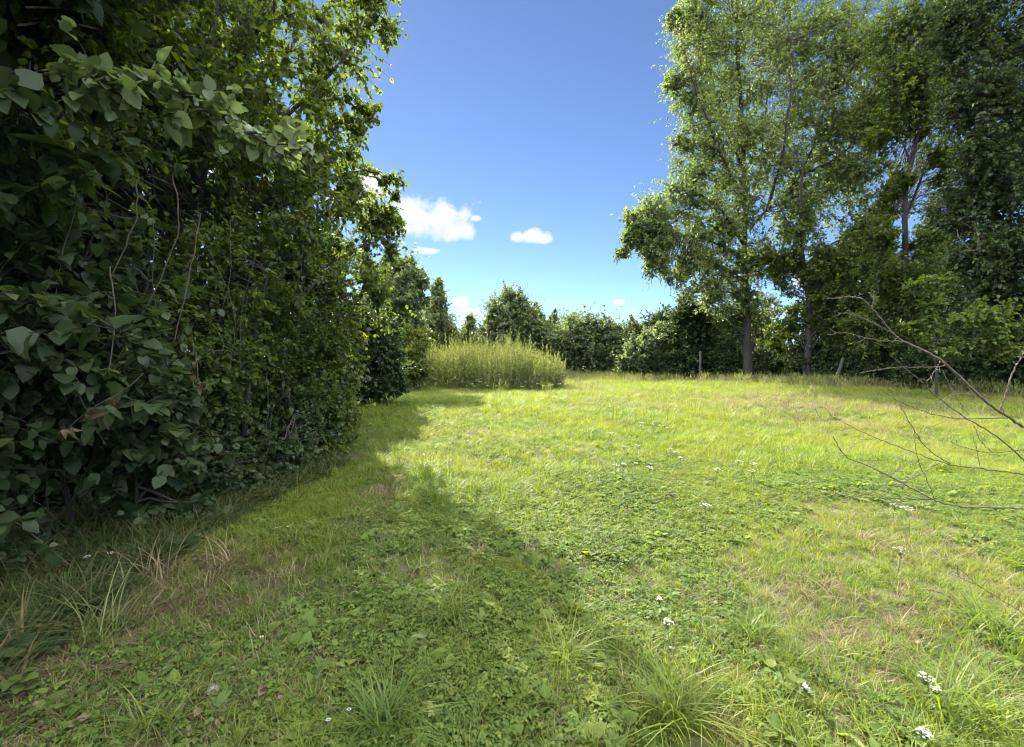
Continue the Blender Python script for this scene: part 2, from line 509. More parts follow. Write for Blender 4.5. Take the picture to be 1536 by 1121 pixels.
def plant(name, label, cat, base, trunks, limbs, clumps, leaf, size, tpl, mat, hubs=10, twigs=8, leaves=14, hub_r=0.42, group=None,
          r_trunk=0.2, r_limb=0.08, r_twig=0.008, bark='bark', droop=0.35, up=0.9, hub_bias=0.5, outward=0.6, sides=8, shoots=0.16, tip=0.06, nrand=0.75, shoot_up=0.5):
    """A tree or shrub: trunk, limbs, twigs and leaves. clumps: (centre, radii) of its foliage masses."""
    base = np.asarray(base, float)
    root = thing(name, label, cat, base, group)
    skel = []
    trunk_ob = None
    for tr in trunks:
        tmb = MB()
        skel.append(tube(tmb, tr, r_trunk, r_trunk * 0.3, 18, sides, r_trunk * 0.10, r_trunk * 0.7))
        tob = tmb.build('trunk', MAT[bark], root, True)
        trunk_ob = trunk_ob or tob
    for lb in limbs:
        lm = MB()
        skel.append(tube(lm, lb, r_limb, r_limb * 0.3, 14, 6, r_limb * 0.25))
        lm.build('limb', MAT[bark], trunk_ob, True)
    skel = np.concatenate(skel)
    bm_, lmb = MB(), MB()
    for cl in clumps:
        c, r = np.asarray(cl[0], float), np.asarray(cl[1], float) * np.ones(3)
        k = cl[2] if len(cl) > 2 else 1.0
        nh = max(2, int(round(hubs * k)))
        d = norm(rng.normal(size=(nh, 3)))
        H = c + d * r * (rng.random((nh, 1)) ** hub_bias) * 0.95
        # boughs from the nearest wood to every hub
        dist = np.linalg.norm(H[:, None] - skel[None], axis=2) + 0.6 * np.maximum(0, skel[None, :, 2] - H[:, None, 2])
        near_ = np.argsort(dist, axis=1)[:, :4]
        A = skel[near_[np.arange(nh), rng.integers(0, near_.shape[1], nh)]]
        t = np.linspace(0, 1, 7)[None, :, None]
        sag = np.linalg.norm(H - A, axis=1)[:, None, None] * 0.10 * np.sin(t * np.pi) * np.array([0, 0, 1.0])
        B = A[:, None] * (1 - t) + H[:, None] * t + sag
        B[:, 1:-1] += rng.normal(0, 0.03, (nh, 5, 3)) * np.linalg.norm(H - A, axis=1)[:, None, None]
        rb = r_twig * (2.6 - 1.7 * t[0, :, 0])[None] * np.clip(np.linalg.norm(H - A, axis=1) / (2 * np.mean(r)), 0.5, 1.6)[:, None]
        add_tubes(bm_, B, np.repeat(rb, 1, 0) * np.ones((nh, 7)), 4)
        # twigs round every hub
        nt = nh * twigs
        Hh = np.repeat(B[:, 5], twigs, 0)
        odir = norm(np.repeat(H - c, twigs, 0) / r + 1e-6)
        dd = norm(norm(rng.normal(size=(nt, 3))) + outward * odir + np.array([0, 0, 0.15]))
        is_shoot = rng.random((nt, 1)) < shoots
        dd = norm(dd + is_shoot * np.array([0, 0, shoot_up]))
        L = np.mean(r) * hub_r * (0.45 + 0.8 * rng.random((nt, 1))) * np.where(is_shoot, 1.5 + 1.1 * rng.random((nt, 1)), 1.0)
        E = Hh + dd * L - np.array([0, 0, 1.0]) * L * 0.25 * droop
        t4 = np.linspace(0, 1, 4)[None, :, None]
        TW = Hh[:, None] * (1 - t4) + E[:, None] * t4 + L[:, :, None] * 0.12 * np.sin(t4 * np.pi) * np.array([0, 0, 1.0])
        add_tubes(bm_, TW, r_twig * np.array([[0.8, 0.65, 0.5, 0.25]]) * np.ones((nt, 1)), 3)
        # leaves along every twig
        nl = nt * leaves
        s = 0.22 + 0.8 * rng.random((nl, 1))
        Tp = np.repeat(np.arange(nt), leaves)
        Pp = Hh[Tp] * (1 - s) + E[Tp] * s + L[Tp] * 0.12 * np.sin(np.clip(s, 0, 1) * np.pi) * np.array([0, 0, 1.0])
        tw = dd[Tp]
        D = norm(0.5 * tw + norm(rng.normal(size=(nl, 3))) * 0.9 - np.array([0, 0, 1.0]) * droop)
        Nn = norm(np.array([0, 0, 1.0]) * up + norm(rng.normal(size=(nl, 3))) * nrand)
        S = size * (0.38 + 0.95 * rng.random(nl)) * np.repeat(0.75 + 0.5 * rng.random(nt), leaves)
        hubt = np.repeat(rng.random(nh), twigs * leaves)
        tint = np.clip(0.55 * rng.random(nl) + 0.45 * hubt, 0, 1)
        add_leaves(lmb, Pp + norm(rng.normal(size=(nl, 3))) * size * tip * 4, D, Nn, S, tpl, tint)
    crown = lmb.build('crown', MAT[mat], root, tpl in ('broad', 'ovate'))
    bm_.build('branchwork', MAT['twig'], crown, False)
    return root


def C(px, py, Y, r, k=1.0):
    """A foliage mass seen at a pixel, Y metres ahead."""
    return (at(px, py, Y), r, k)


def gp(px, py):
    """Ground point under a pixel."""
    d = ray(px, py)
    s = EYE / max(1e-3, -d[2])
    x, y = d[0] * s, d[1] * s
    for _ in range(4):
        s = (EYE - float(gh(x, y))) / max(1e-3, -d[2])
        x, y = d[0] * s, d[1] * s
    return np.array([x, y, float(gh(x, y))])


def G0(x, y):
    return np.array([x, y, float(gh(x, y)) - 0.03])


# ------------------------------------------------------------------ ground
def build_ground():
    a = np.concatenate([np.linspace(-900, -70, 14), np.linspace(-60, -14, 40), np.linspace(-13.8, 13.8, 185), np.linspace(14, 60, 40), np.linspace(70, 900, 14)])
    c = np.concatenate([np.linspace(-400, -30, 8), np.linspace(-20, -1, 14), np.linspace(-0.8, 14, 120), np.linspace(14.4, 60, 100), np.linspace(70, 1500, 20)])
    X, Y = np.meshgrid(a, c)
    Z = gh(X, Y)
    V = np.stack([X, Y, Z], -1).reshape(-1, 3)
    h, w = X.shape
    i = np.arange(h * w).reshape(h, w)
    q = np.stack([i[:-1, :-1], i[:-1, 1:], i[1:, 1:], i[1:, :-1]], -1).reshape(-1, 4)
    me = mesh_from('ground', V, [q], MAT['soil'], None, True)
    ob = bpy.data.objects.new('ground', me)
    COL.objects.link(ob)
    ob['kind'] = 'structure'


build_ground()


# ------------------------------------------------------------------ grass, clover and dry grass (stuff)
def blade_strip(mb, base, ang, h, w, lean, curl, tint, k=5):
    t = np.linspace(0, 1, k)
    out = np.array([math.cos(ang), math.sin(ang), 0])
    sd = np.array([-math.sin(ang), math.cos(ang), 0])
    c = base + np.outer(lean * t + curl * t ** 2, out) * h + np.outer(t - 0.38 * curl * t ** 3, [0, 0, 1]) * h
    ww = w * (1 - t ** 2.2) * 0.5 + 0.0003
    tw = rng.normal(0, 0.3)
    sd = sd * math.cos(tw) + out * math.sin(tw)
    V = np.concatenate([c - np.outer(ww, sd), c + np.outer(ww, sd)])
    q = [[i, k + i, k + i + 1, i + 1] for i in range(k - 1)]
    mb.add(V, np.array(q), np.full(2 * k, tint))


def tuft_mesh(n, h, w, spread, lean, curl, mat, dry=0.08, k=5):
    mb = MB()
    for _ in range(n):
        a = rng.random() * 6.283
        r = spread * math.sqrt(rng.random())
        p = rng.random() * 6.283
        blade_strip(mb, np.array([math.cos(p) * r, math.sin(p) * r, -0.01]), a, h * (0.5 + 0.7 * rng.random()), w * (0.7 + 0.6 * rng.random()),
                    lean * rng.random(), curl * rng.random(), 0.95 + 0.05 * rng.random() if rng.random() < dry else 0.85 * rng.random(), k)
    return mesh_from('tuft', np.concatenate(mb.v), mb.f, mat, np.concatenate(mb.t), False)


def clover_mesh(n, h, s, spread, mat):
    mb = MB()
    for _ in range(n):
        r, p = spread * math.sqrt(rng.random()), rng.random() * 6.283
        hh = h * (0.4 + 0.8 * rng.random())
        top = np.array([math.cos(p) * r, math.sin(p) * r, hh])
        tint = rng.random()
        a0 = rng.random() * 6.283
        a = a0 + np.arange(3) * 2.094
        D = np.stack([np.cos(a), np.sin(a), -0.15 + 0 * a], 1)
        Nn = np.tile(norm(np.array([rng.normal(0, .35), rng.normal(0, .35), 1.0])), (3, 1))
        add_leaves(mb, np.tile(top, (3, 1)), D, Nn, s * (0.7 + 0.6 * rng.random()) * np.ones(3), 'round', np.full(3, tint))
    return mesh_from('clover', np.concatenate(mb.v), mb.f, mat, np.concatenate(mb.t), False)


def rosette_mesh(n, s, mat):
    mb = MB()
    a = rng.random(n) * 6.283
    P = np.stack([0.01 * np.cos(a), 0.01 * np.sin(a), 0.015 + 0.03 * rng.random(n)], 1)
    D = np.stack([np.cos(a), np.sin(a), 0.1 + 0.7 * rng.random(n)], 1)
    add_leaves(mb, P, D, np.tile([0, 0, 1.0], (n, 1)) + rng.normal(0, .2, (n, 3)), s * (0.6 + 0.6 * rng.random(n)), 'ovate', rng.random(n))
    return mesh_from('rosette', np.concatenate(mb.v), mb.f, mat, np.concatenate(mb.t), False)


def seed_mesh(n, h, mat):
    """Tall grass stems with loose seed heads."""
    mb = MB()
    for _ in range(n):
        a, r, p = rng.random() * 6.283, 0.10 * math.sqrt(rng.random()), rng.random() * 6.283
        b0 = np.array([math.cos(p) * r, math.sin(p) * r, -0.01])
        hh = h * (0.6 + 0.6 * rng.random())
        tint = rng.random()
        blade_strip(mb, b0, a, hh, 0.006, 0.25 * rng.random(), 0.3 * rng.random(), tint, 5)
        top = mb.v[-1][4]
        m_ = 7
        P = top - np.outer(np.linspace(0, 1, m_), [0, 0, 0.16 * hh / 0.7])
        D = rng.normal(0, 1, (m_, 3)) * [1, 1, 0.3] + [0, 0, 0.8]
        add_leaves(mb, P, D, rng.normal(0, 1, (m_, 3)), np.full(m_, 0.035), 'slim', np.full(m_, min(1, tint + .2)))
    return mesh_from('seed_grass', np.concatenate(mb.v), mb.f, mat, np.concatenate(mb.t), False)


def scatter(name, label, meshes, X, Y, S, cat):
    """One object of ground cover: a geometry-node scatter over chosen points."""
    src = bpy.data.collections.new(name + '_kinds')
    for me in meshes:
        src.objects.link(bpy.data.objects.new(name + '_kind', me))
    nP = len(X)
    P = np.stack([X, Y, gh(X, Y)], 1).astype(np.float32)
    me = bpy.data.meshes.new(name)
    me.vertices.add(nP)
    me.vertices.foreach_set('co', P.ravel())
    rot = np.stack([rng.normal(0, .13, nP), rng.normal(0, .13, nP), rng.random(nP) * 6.283], 1).astype(np.float32)
    me.attributes.new('rot', 'FLOAT_VECTOR', 'POINT').data.foreach_set('vector', rot.ravel())
    me.attributes.new('scl', 'FLOAT', 'POINT').data.foreach_set('value', S.astype(np.float32))
    me.attributes.new('idx', 'INT', 'POINT').data.foreach_set('value', rng.integers(0, len(meshes), nP).astype(np.int32))
    ob = bpy.data.objects.new(name, me)
    COL.objects.link(ob)
    ng = bpy.data.node_groups.new(name, 'GeometryNodeTree')
    ng.interface.new_socket('Geometry', in_out='INPUT', socket_type='NodeSocketGeometry')
    ng.interface.new_socket('Geometry', in_out='OUTPUT', socket_type='NodeSocketGeometry')
    N, L = ng.nodes, ng.links
    gi, go = N.new('NodeGroupInput'), N.new('NodeGroupOutput')
    ci = N.new('GeometryNodeCollectionInfo')
    ci.inputs['Collection'].default_value = src
    ci.inputs['Separate Children'].default_value = True
    ci.inputs['Reset Children'].default_value = True
    ip = N.new('GeometryNodeInstanceOnPoints')
    ip.inputs['Pick Instance'].default_value = True
    for aname, ty, sock in (('rot', 'FLOAT_VECTOR', 'Rotation'), ('scl', 'FLOAT', 'Scale'), ('idx', 'INT', 'Instance Index')):
        na = N.new('GeometryNodeInputNamedAttribute')
        na.data_type = ty
        na.inputs['Name'].default_value = aname
        L.new(na.outputs['Attribute'], ip.inputs[sock])
    L.new(gi.outputs[0], ip.inputs['Points'])
    L.new(ci.outputs[0], ip.inputs['Instance'])
    L.new(ip.outputs[0], go.inputs[0])
    md = ob.modifiers.new('scatter', 'NODES')
    md.node_group = ng
    tag(ob, label, cat, None, 'stuff')
    return ob


def spots(y0, y1, density, k=1.25, m=1.5):
    area = k * (y1 ** 2 - y0 ** 2) + 2 * m * (y1 - y0)
    n = int(area * density)
    yy = y0 + (y1 - y0) * rng.random(n * 2)
    keep = rng.random(n * 2) < (k * yy + m) / (k * y1 + m)
    yy = yy[keep]
    f = n / max(1, len(yy))
    if f < 1:
        yy = yy[rng.random(len(yy)) < f]
    xx = (rng.random(len(yy)) * 2 - 1) * (k * yy + m)
    return xx, yy


def hedge_x(y):
    """x of the foot of the hedge on the left."""
    return np.interp(y, [0, 2, 3.4, 4.3, 5.9, 7.4, 9, 12, 16, 22], [-3.6, -3.4, -3.5, -3.2, -2.9, -2.5, -3.6, -5.0, -5.6, -7])


def field(y0, y1, dens):
    x, y = spots(y0, y1, dens)
    k = x > hedge_x(y) - 2.0
    return x[k], y[k]


def worn(x, y):
    """Where the sward is thin: worn strip along the hedge, bare spots, the leaf litter at the left corner."""
    w = np.exp(-((x + 1.35 + 0.12 * (y - 4)) / 0.35) ** 2) * np.exp(-((y - 5.2) / 1.5) ** 2) * 0.75
    for (px, py, s) in ((910, 905, .16), (880, 1040, .2), (1230, 940, .42), (330, 930, .45), (230, 900, .5), (60, 1000, .6), (100, 900, .6), (300, 1090, .25), (400, 870, .3), (1180, 605, 2.2), (1130, 608, 1.0), (1300, 612, 1.8)):
        g_ = gp(px, py)
        w = np.maximum(w, (0.62 if px < 500 else 0.34 if py > 700 else 0.8) * np.exp(-((x - g_[0]) ** 2 + (y - g_[1]) ** 2) / (2 * s * s)))
    return w


grass_kinds = [tuft_mesh(26, 0.085, 0.0045, 0.05, 0.55, 0.9, MAT['grass'], 0.07) for _ in range(9)] + [tuft_mesh(20, 0.14, 0.005, 0.045, 0.5, 1.1, MAT['grass'], 0.10) for _ in range(5)]
clover_kinds = [clover_mesh(26, 0.05, 0.017, 0.075, MAT['clover']) for _ in range(6)] + [rosette_mesh(8, 0.07, MAT['clover']) for _ in range(2)]
straw_kinds = [tuft_mesh(22, 0.10, 0.0040, 0.07, 1.3, 1.0, MAT['straw'], 0.2) for _ in range(6)]
seed_kinds = [seed_mesh(9, 0.42, MAT['weed']) for _ in range(4)] + [seed_mesh(9, 0.36, MAT['straw']) for _ in range(2)]

XS, YS, SS = [], [], []
for (y0, y1, dens, sc) in ((0.7, 3, 480, 0.63), (3, 6, 380, 0.74), (6, 11, 190, 1.05), (11, 20, 85, 1.35), (20, 46, 26, 2.0)):
    x, y = field(y0, y1, dens)
    keep = rng.random(len(x)) > np.maximum(worn(x, y), np.clip((hedge_x(y) + .6 - x) / .6, 0, .92))
    x, y = x[keep], y[keep]
    h = fnoise(x, y, 0.55, 21)
    XS.append(x); YS.append(y); SS.append(sc * (0.55 + 0.9 * h) * (0.75 + 0.5 * rng.random(len(x))))
scatter('meadow_grass', 'short rough meadow grass covering the sunny clearing', grass_kinds, np.concatenate(XS), np.concatenate(YS), np.concatenate(SS), 'grass')

XS, YS, SS = [], [], []
for (y0, y1, dens, sc) in ((0.7, 3, 380, 0.85), (3, 7, 250, 0.95), (7, 14, 40, 1.1)):
    x, y = field(y0, y1, dens)
    keep = (rng.random(len(x)) < np.clip((fnoise(x, y, 0.9, 40) - 0.33) * 4.2, 0, 1)) & (rng.random(len(x)) > worn(x, y))
    XS.append(x[keep]); YS.append(y[keep]); SS.append(sc * (0.7 + 0.6 * rng.random(keep.sum())))
scatter('clover_cover', 'low clover and small round leaves growing between the grass', clover_kinds, np.concatenate(XS), np.concatenate(YS), np.concatenate(SS), 'clover')

XS, YS, SS = [], [], []
for (y0, y1, dens, sc) in ((0.7, 3, 260, 0.8), (3, 8, 130, 0.95), (8, 20, 34, 1.6), (20, 40, 10, 2.4)):
    x, y = field(y0, y1, dens)
    keep = rng.random(len(x)) < np.clip(0.10 + 0.9 * worn(x, y) + np.clip((fnoise(x, y, 0.3, 77) - 0.6) * 3, 0, 0.35), 0, 1)
    XS.append(x[keep]); YS.append(y[keep]); SS.append(sc * (0.6 + 0.7 * rng.random(keep.sum())))
scatter('dry_thatch', 'straw coloured dead grass lying in the thin worn patches', straw_kinds, np.concatenate(XS), np.concatenate(YS), np.concatenate(SS), 'dry grass')

def litter_mesh(n):
    mb = MB()
    P = np.stack([rng.normal(0, .07, n), rng.normal(0, .07, n), .004 + .022 * rng.random(n)], 1)
    add_leaves(mb, P, rng.normal(0, 1, (n, 3)) * [1, 1, .35], rng.normal(0, .5, (n, 3)) + [0, 0, 1.0], .008 + .02 * rng.random(n) ** 2, 'round', rng.random(n))
    k = 10
    Q = np.stack([rng.normal(0, .08, k), rng.normal(0, .08, k), .01 + .02 * rng.random(k)], 1)
    t = np.linspace(-1, 1, 4)[None, :, None]
    d = norm(rng.normal(0, 1, (k, 3)) * [1, 1, .2]) * (.03 + .05 * rng.random((k, 1)))
    add_tubes(mb, Q[:, None] + t * d[:, None] + rng.normal(0, .004, (k, 4, 3)), np.full((k, 4), .0013), 3, .6)
    return mesh_from('litter', np.concatenate(mb.v), mb.f, MAT['brown'], np.concatenate(mb.t), False)


XS, YS, SS = [], [], []
for (y0, y1, dens) in ((0.7, 3, 260), (3, 7.5, 130)):
    x, y = field(y0, y1, dens)
    keep = rng.random(len(x)) < np.clip(0.03 + worn(x, y) * np.where(x < hedge_x(y) + 1.7, .9, .08) + 0.9 * (x < hedge_x(y) + .3), 0, 1)
    XS.append(x[keep]); YS.append(y[keep]); SS.append(0.7 + 0.7 * rng.random(keep.sum()))
scatter('leaf_litter', 'brown leaf crumbs and broken twigs on the bare soil along the hedge', [litter_mesh(26) for _ in range(5)], np.concatenate(XS), np.concatenate(YS), np.concatenate(SS), 'leaf litter')

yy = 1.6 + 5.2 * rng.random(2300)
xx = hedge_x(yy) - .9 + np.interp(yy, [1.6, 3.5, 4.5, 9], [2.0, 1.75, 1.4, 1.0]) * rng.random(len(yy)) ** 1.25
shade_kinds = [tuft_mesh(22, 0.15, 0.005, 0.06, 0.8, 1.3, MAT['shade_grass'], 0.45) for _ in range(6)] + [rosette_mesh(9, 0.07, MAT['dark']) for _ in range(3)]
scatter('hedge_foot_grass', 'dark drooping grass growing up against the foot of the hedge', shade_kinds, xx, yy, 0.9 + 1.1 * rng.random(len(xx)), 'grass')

# longer grass with seed heads along the far rim of the field
x = rng.random(9000) * 36 - 5
far_edge = np.interp(x, [-5, 1, 4, 9, 14, 17, 30], [24, 31, 31, 27, 22.5, 18.5, 17])
y = far_edge - np.abs(rng.normal(0, 2.4, len(x))) + 1.2
keep = (rng.random(len(x)) < np.clip((fnoise(x, y, 0.5, 3) - 0.25) * 2.2, 0, 1)) & (x > -2 + (y > 21) * 0)
x, y = x[keep], y[keep]
x2, y2 = field(9, 24, 1.1)
k2 = fnoise(x2, y2, 0.35, 90) > 0.56
x, y = np.concatenate([x, x2[k2]]), np.concatenate([y, y2[k2]])
scatter('seed_grass', 'longer grass with pale seed heads along the far rim of the field', seed_kinds, x, y, 0.7 + 0.7 * rng.random(len(x)), 'tall grass')

# ------------------------------------------------------------------ left hedge, near to far
plant('broadleaf_shrub', 'big dark broad-leaved shrub filling the left edge nearest the camera', 'shrub', G0(-3.75, 4.0),
      [[G0(-3.75, 4.0), (-3.8, 3.8, 1.2), (-3.6, 3.5, 2.6), (-3.3, 3.3, 3.6)], [G0(-3.4, 4.2), (-3.3, 4.1, 1.2), (-3.0, 3.9, 2.2)], [G0(-4.0, 3.6), (-3.9, 3.2, 1.4), (-3.6, 2.9, 2.5)]],
      [[(-3.6, 3.5, 2.6), (-3.0, 3.2, 3.2), (-2.4, 3.2, 3.3)], [(-3.3, 4.1, 1.2), (-3.0, 3.6, 1.7), (-2.7, 3.4, 1.8)]],
      [C(20, 250, 2.9, .42, .7), C(40, 560, 3.2, .5), C(120, 610, 3.5, .45), C(205, 570, 3.9, .45), C(70, 430, 3.6, .5), C(170, 420, 3.7, .42, .8), C(250, 640, 4.1, .42),
       C(-60, 200, 3.0, .6, .7), C(-80, 420, 3.1, .8), C(-90, 650, 3.4, .7), C(200, 745, 4.2, .26, .5), C(270, 700, 4.3, .25, .4), C(30, 640, 3.5, .4),
       C(290, 770, 4.3, .2, .35)],
      'leaf', 0.094, 'broad', 'broad', hubs=15, twigs=7, leaves=8, hub_r=0.62, r_trunk=0.014, r_limb=0.014, r_twig=0.004, droop=0.22, up=2.0, nrand=0.8, shoots=0.10)
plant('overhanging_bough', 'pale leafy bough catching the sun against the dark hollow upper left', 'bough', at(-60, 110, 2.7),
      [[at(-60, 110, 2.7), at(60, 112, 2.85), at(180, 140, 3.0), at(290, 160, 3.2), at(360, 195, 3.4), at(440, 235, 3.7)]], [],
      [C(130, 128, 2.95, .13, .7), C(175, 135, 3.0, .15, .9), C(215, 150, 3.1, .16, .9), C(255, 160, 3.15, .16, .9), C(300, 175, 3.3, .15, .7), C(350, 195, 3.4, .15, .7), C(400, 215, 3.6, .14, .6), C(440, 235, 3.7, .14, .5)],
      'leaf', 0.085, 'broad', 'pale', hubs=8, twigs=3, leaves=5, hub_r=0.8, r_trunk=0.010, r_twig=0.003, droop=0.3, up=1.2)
plant('overhanging_tree', 'tall tree leaning over the hedge with the sun behind its crown', 'tree', G0(-4.6, 6.3),
      [[G0(-4.6, 6.3), (-4.5, 6.3, 2), (-4.1, 6.4, 4.5), (-3.8, 6.5, 7.0), (-3.6, 6.6, 8.6)]],
      [[(-4.3, 6.4, 3.5), (-3.4, 6.8, 4.8), (-2.6, 7.3, 6.0), (-2.1, 7.6, 7.0)], [(-4.3, 6.4, 3.2), (-3.3, 7.0, 4.0), (-2.4, 7.8, 4.6)], [(-4.2, 6.4, 4), (-4.2, 5.4, 5), (-3.9, 4.8, 5.6)], [(-4.0, 6.4, 5), (-3.2, 6.2, 5.8), (-2.6, 6.0, 6.6)]],
      [C(110, 40, 4.4, .8), C(20, 90, 3.7, .6), C(60, 190, 4.0, .6), C(-30, 20, 3.6, .7), C(250, 30, 5.3, .9), C(200, 90, 4.8, .7), C(350, 70, 6, .9), C(330, 215, 5.6, .7), C(430, 170, 6.6, .8), C(480, 70, 7.2, .75), C(545, 35, 7.6, .5, .6), C(575, 25, 7.6, .35, .35), C(500, 140, 7.4, .5, .5),
       C(505, 215, 7.5, .6, .7), C(540, 200, 7.6, .35, .35), C(480, 290, 7.3, .8, .6), C(545, 300, 8, .55, .45), C(582, 300, 8, .3, .25), C(410, 310, 6.2, .8), C(440, 20, 6.8, .7, .7),
       C(200, -150, 6, 1.3), C(380, -170, 7, 1.2), C(50, -200, 5, 1.3), C(530, -70, 7.8, .7), C(300, 130, 5.6, .7)],
      'leaf', 0.07, 'ovate', 'hedge', hubs=14, twigs=11, leaves=15, hub_r=0.54, hub_bias=0.33, shoots=0.28, r_trunk=0.13, r_limb=0.045, r_twig=0.005, droop=0.45)
plant('small_leaved_shrub', 'dense small-leaved shrub bulging from the middle of the left hedge', 'shrub', G0(-3.4, 7.0),
      [[G0(-3.4, 7.0), (-3.4, 7.0, 1.5), (-3.0, 7.3, 3.4)], [G0(-3.5, 6.0), (-3.3, 5.9, 1.4), (-3.0, 5.8, 2.6)], [G0(-3.2, 7.8), (-2.9, 8.0, 1.8), (-2.5, 8.3, 3.0)]],
      [[(-3.2, 7.1, 2.4), (-2.8, 7.8, 3.2), (-2.3, 8.3, 3.6)]],
      [C(430, 410, 6.6, .85), C(510, 385, 8, .75, .7), C(562, 375, 8.5, .42, .7), C(550, 450, 8.5, .5, .5), C(475, 490, 7.4, .7, .5), C(385, 490, 6.1, .65), C(320, 430, 5.6, .65), C(440, 585, 7, .6), C(355, 590, 5.6, .5), C(470, 560, 7.5, .5),
       C(300, 520, 5, .5), C(575, 335, 8.6, .35), C(580, 465, 8.6, .3, .35)],
      'leaf', 0.058, 'ovate', 'hedge', hubs=17, twigs=12, leaves=16, hub_r=0.54, hub_bias=0.33, shoots=0.28, r_trunk=0.05, r_limb=0.03, r_twig=0.004, droop=0.4)
plant('ivy_column', 'yellow-green ivy hanging in a narrow column at the sunny hedge end', 'ivy', G0(-2.75, 7.6),
      [[G0(-2.75, 7.6), (-2.75, 7.6, 1.0), (-2.8, 7.8, 2.2)]], [],
      [C(508, 510, 7.8, .36), C(512, 560, 7.7, .32), C(512, 610, 7.6, .30), C(512, 655, 7.5, .28), C(500, 690, 7.2, .25)],
      'leaf', 0.055, 'ivy', 'ivy', hubs=34, twigs=7, leaves=11, hub_r=0.5, r_trunk=0.05, r_twig=0.003, droop=0.9, up=0.3)
plant('bramble', 'low dark bramble sprawling over the grass at the hedge foot', 'bramble', G0(-3.0, 5.9),
      [[G0(-3.0, 5.9), (-2.9, 5.8, .4), (-2.6, 5.6, .7)], [G0(-3.3, 5.0), (-3.0, 4.9, .4), (-2.6, 4.9, .5)]], [],
      [C(400, 680, 5.9, .42), C(450, 690, 6.3, .36), C(350, 690, 5.3, .38), C(320, 740, 4.8, .24, .6), C(400, 735, 5.2, .22, .6), C(470, 640, 7.0, .38), C(300, 690, 4.9, .34)],
      'leaf', 0.055, 'ivy', 'dark', hubs=20, twigs=6, leaves=12, hub_r=0.5, r_trunk=0.012, r_twig=0.003, droop=0.3)
plant('creeper', 'dark trailing creeper added to deepen the shade in the left corner', 'creeper', G0(-3.2, 3.0),  # dark leaves added over the ground to darken the shaded corner
      [[G0(-3.2, 3.0), at(25, 860, 3.3), at(10, 950, 2.8)], [G0(-3.3, 3.3), at(70, 830, 3.7), at(120, 840, 3.8)], [G0(-3.2, 4.1), at(200, 815, 4.2), at(290, 790, 4.4)]], [],
      [C(25, 860, 3.3, (.3, .3, .12)), C(70, 830, 3.7, (.3, .25, .12)), C(10, 950, 2.8, (.22, .25, .10)), C(200, 815, 4.2, (.3, .2, .12)), C(120, 840, 3.8, (.25, .2, .1), .6), C(290, 790, 4.4, (.25, .2, .12), .7)],
      'leaf', 0.05, 'ivy', 'dark', hubs=16, twigs=5, leaves=6, hub_r=0.7, r_trunk=0.005, r_twig=0.0012, droop=0.1, up=1.6, shoots=0.1)
plant('hedge_tree', 'tall dense tree forming the dark mass at the back of the hedge', 'tree', G0(-6.2, 6.8),
      [[G0(-6.2, 6.8), (-6.2, 6.8, 3), (-6.0, 7, 6.5)], [G0(-5.4, 8.4), (-5.2, 8.4, 3), (-5.0, 8.5, 6)], [G0(-5.2, 5.2), (-5.4, 5.2, 2.5), (-5.3, 5.3, 5)]],
      [], [C(150, 300, 6.4, 1.4), C(150, 540, 6.4, 1.3), C(0, 280, 5, 1.2), C(300, 500, 7.8, 1.3), C(300, 260, 7.8, 1.4), C(420, 420, 9, 1.1, .7), C(110, 690, 6, .9), C(250, 690, 6.5, .85), C(390, 640, 8.2, .8), C(0, 560, 5, 1.1), C(0, 700, 5, .8),
           C(430, 250, 8.8, 1.0, .6), C(420, 560, 8.6, .8, .8), C(490, 560, 11.5, .9, .8), C(80, 120, 6, 1.4), C(300, 100, 8, 1.4), C(-200, 300, 5, 1.6), C(-200, 600, 4.6, 1.2), C(40, 745, 4.9, .6), C(120, 750, 5.1, .55), C(200, 740, 5.2, .5), C(-60, 760, 4.6, .6), C(490, 400, 9.2, .6, .7), C(500, 470, 11.5, .9, .8), C(480, 400, 11.5, .9, .6), ((-3.9, 2.0, 1.4), 1.0, .8), ((-4.0, 1.9, 2.9), 1.1, .8), ((-3.9, .5, 2.2), 1.2, .8), ((-3.4, 1.4, 4.3), 1.1, .7), ((-3.3, 2.7, 4.9), 1.0, .7), ((-3.8, -1.2, 2.4), 1.4, .8), ((-2.7, 1.5, 4.9), 1.0, .8), ((-2.3, 3.0, 5.9), .9, .8), ((-3.0, 0.0, 4.2), 1.2, .8), ((-3.3, 3.8, 6.4), 1.1, .8), ((-1.9, .6, 5.2), .9, .6)],  # clumps with plain coordinates: unseen canopy added to shade the left foreground
      'leaf', 0.13, 'round', 'dark', hubs=44, twigs=8, leaves=12, hub_r=0.56, r_trunk=0.14, r_twig=0.006, droop=0.4)

# bare stems rising through the hollow under the shrub
for i, (a_, b_, lab) in enumerate((((145, 800), (155, 690), 'thin pale bare stem standing upright in front of the hedge hollow'), ((112, 805), (95, 700), 'thin bare stem just left of the pale upright one'),
                                   ((75, 800), (70, 690), 'thin dark bare stem in the hollow at far left'), ((85, 790), (200, 560), 'slanting bare stem crossing the dark hollow'))):
    g_ = gp(*a_)
    mb = MB()
    top = at(b_[0], b_[1], g_[1] - 0.05)
    tube(mb, [g_ - [0, 0, .03], (g_ * .5 + top * .5) + rng.normal(0, .02, 3), top], 0.008, 0.004, 10, 6, .006)
    tag(mb.build('bare_sapling', MAT['bare'], None, True, g_), lab, 'stem', 'bare stems in the hedge hollow')
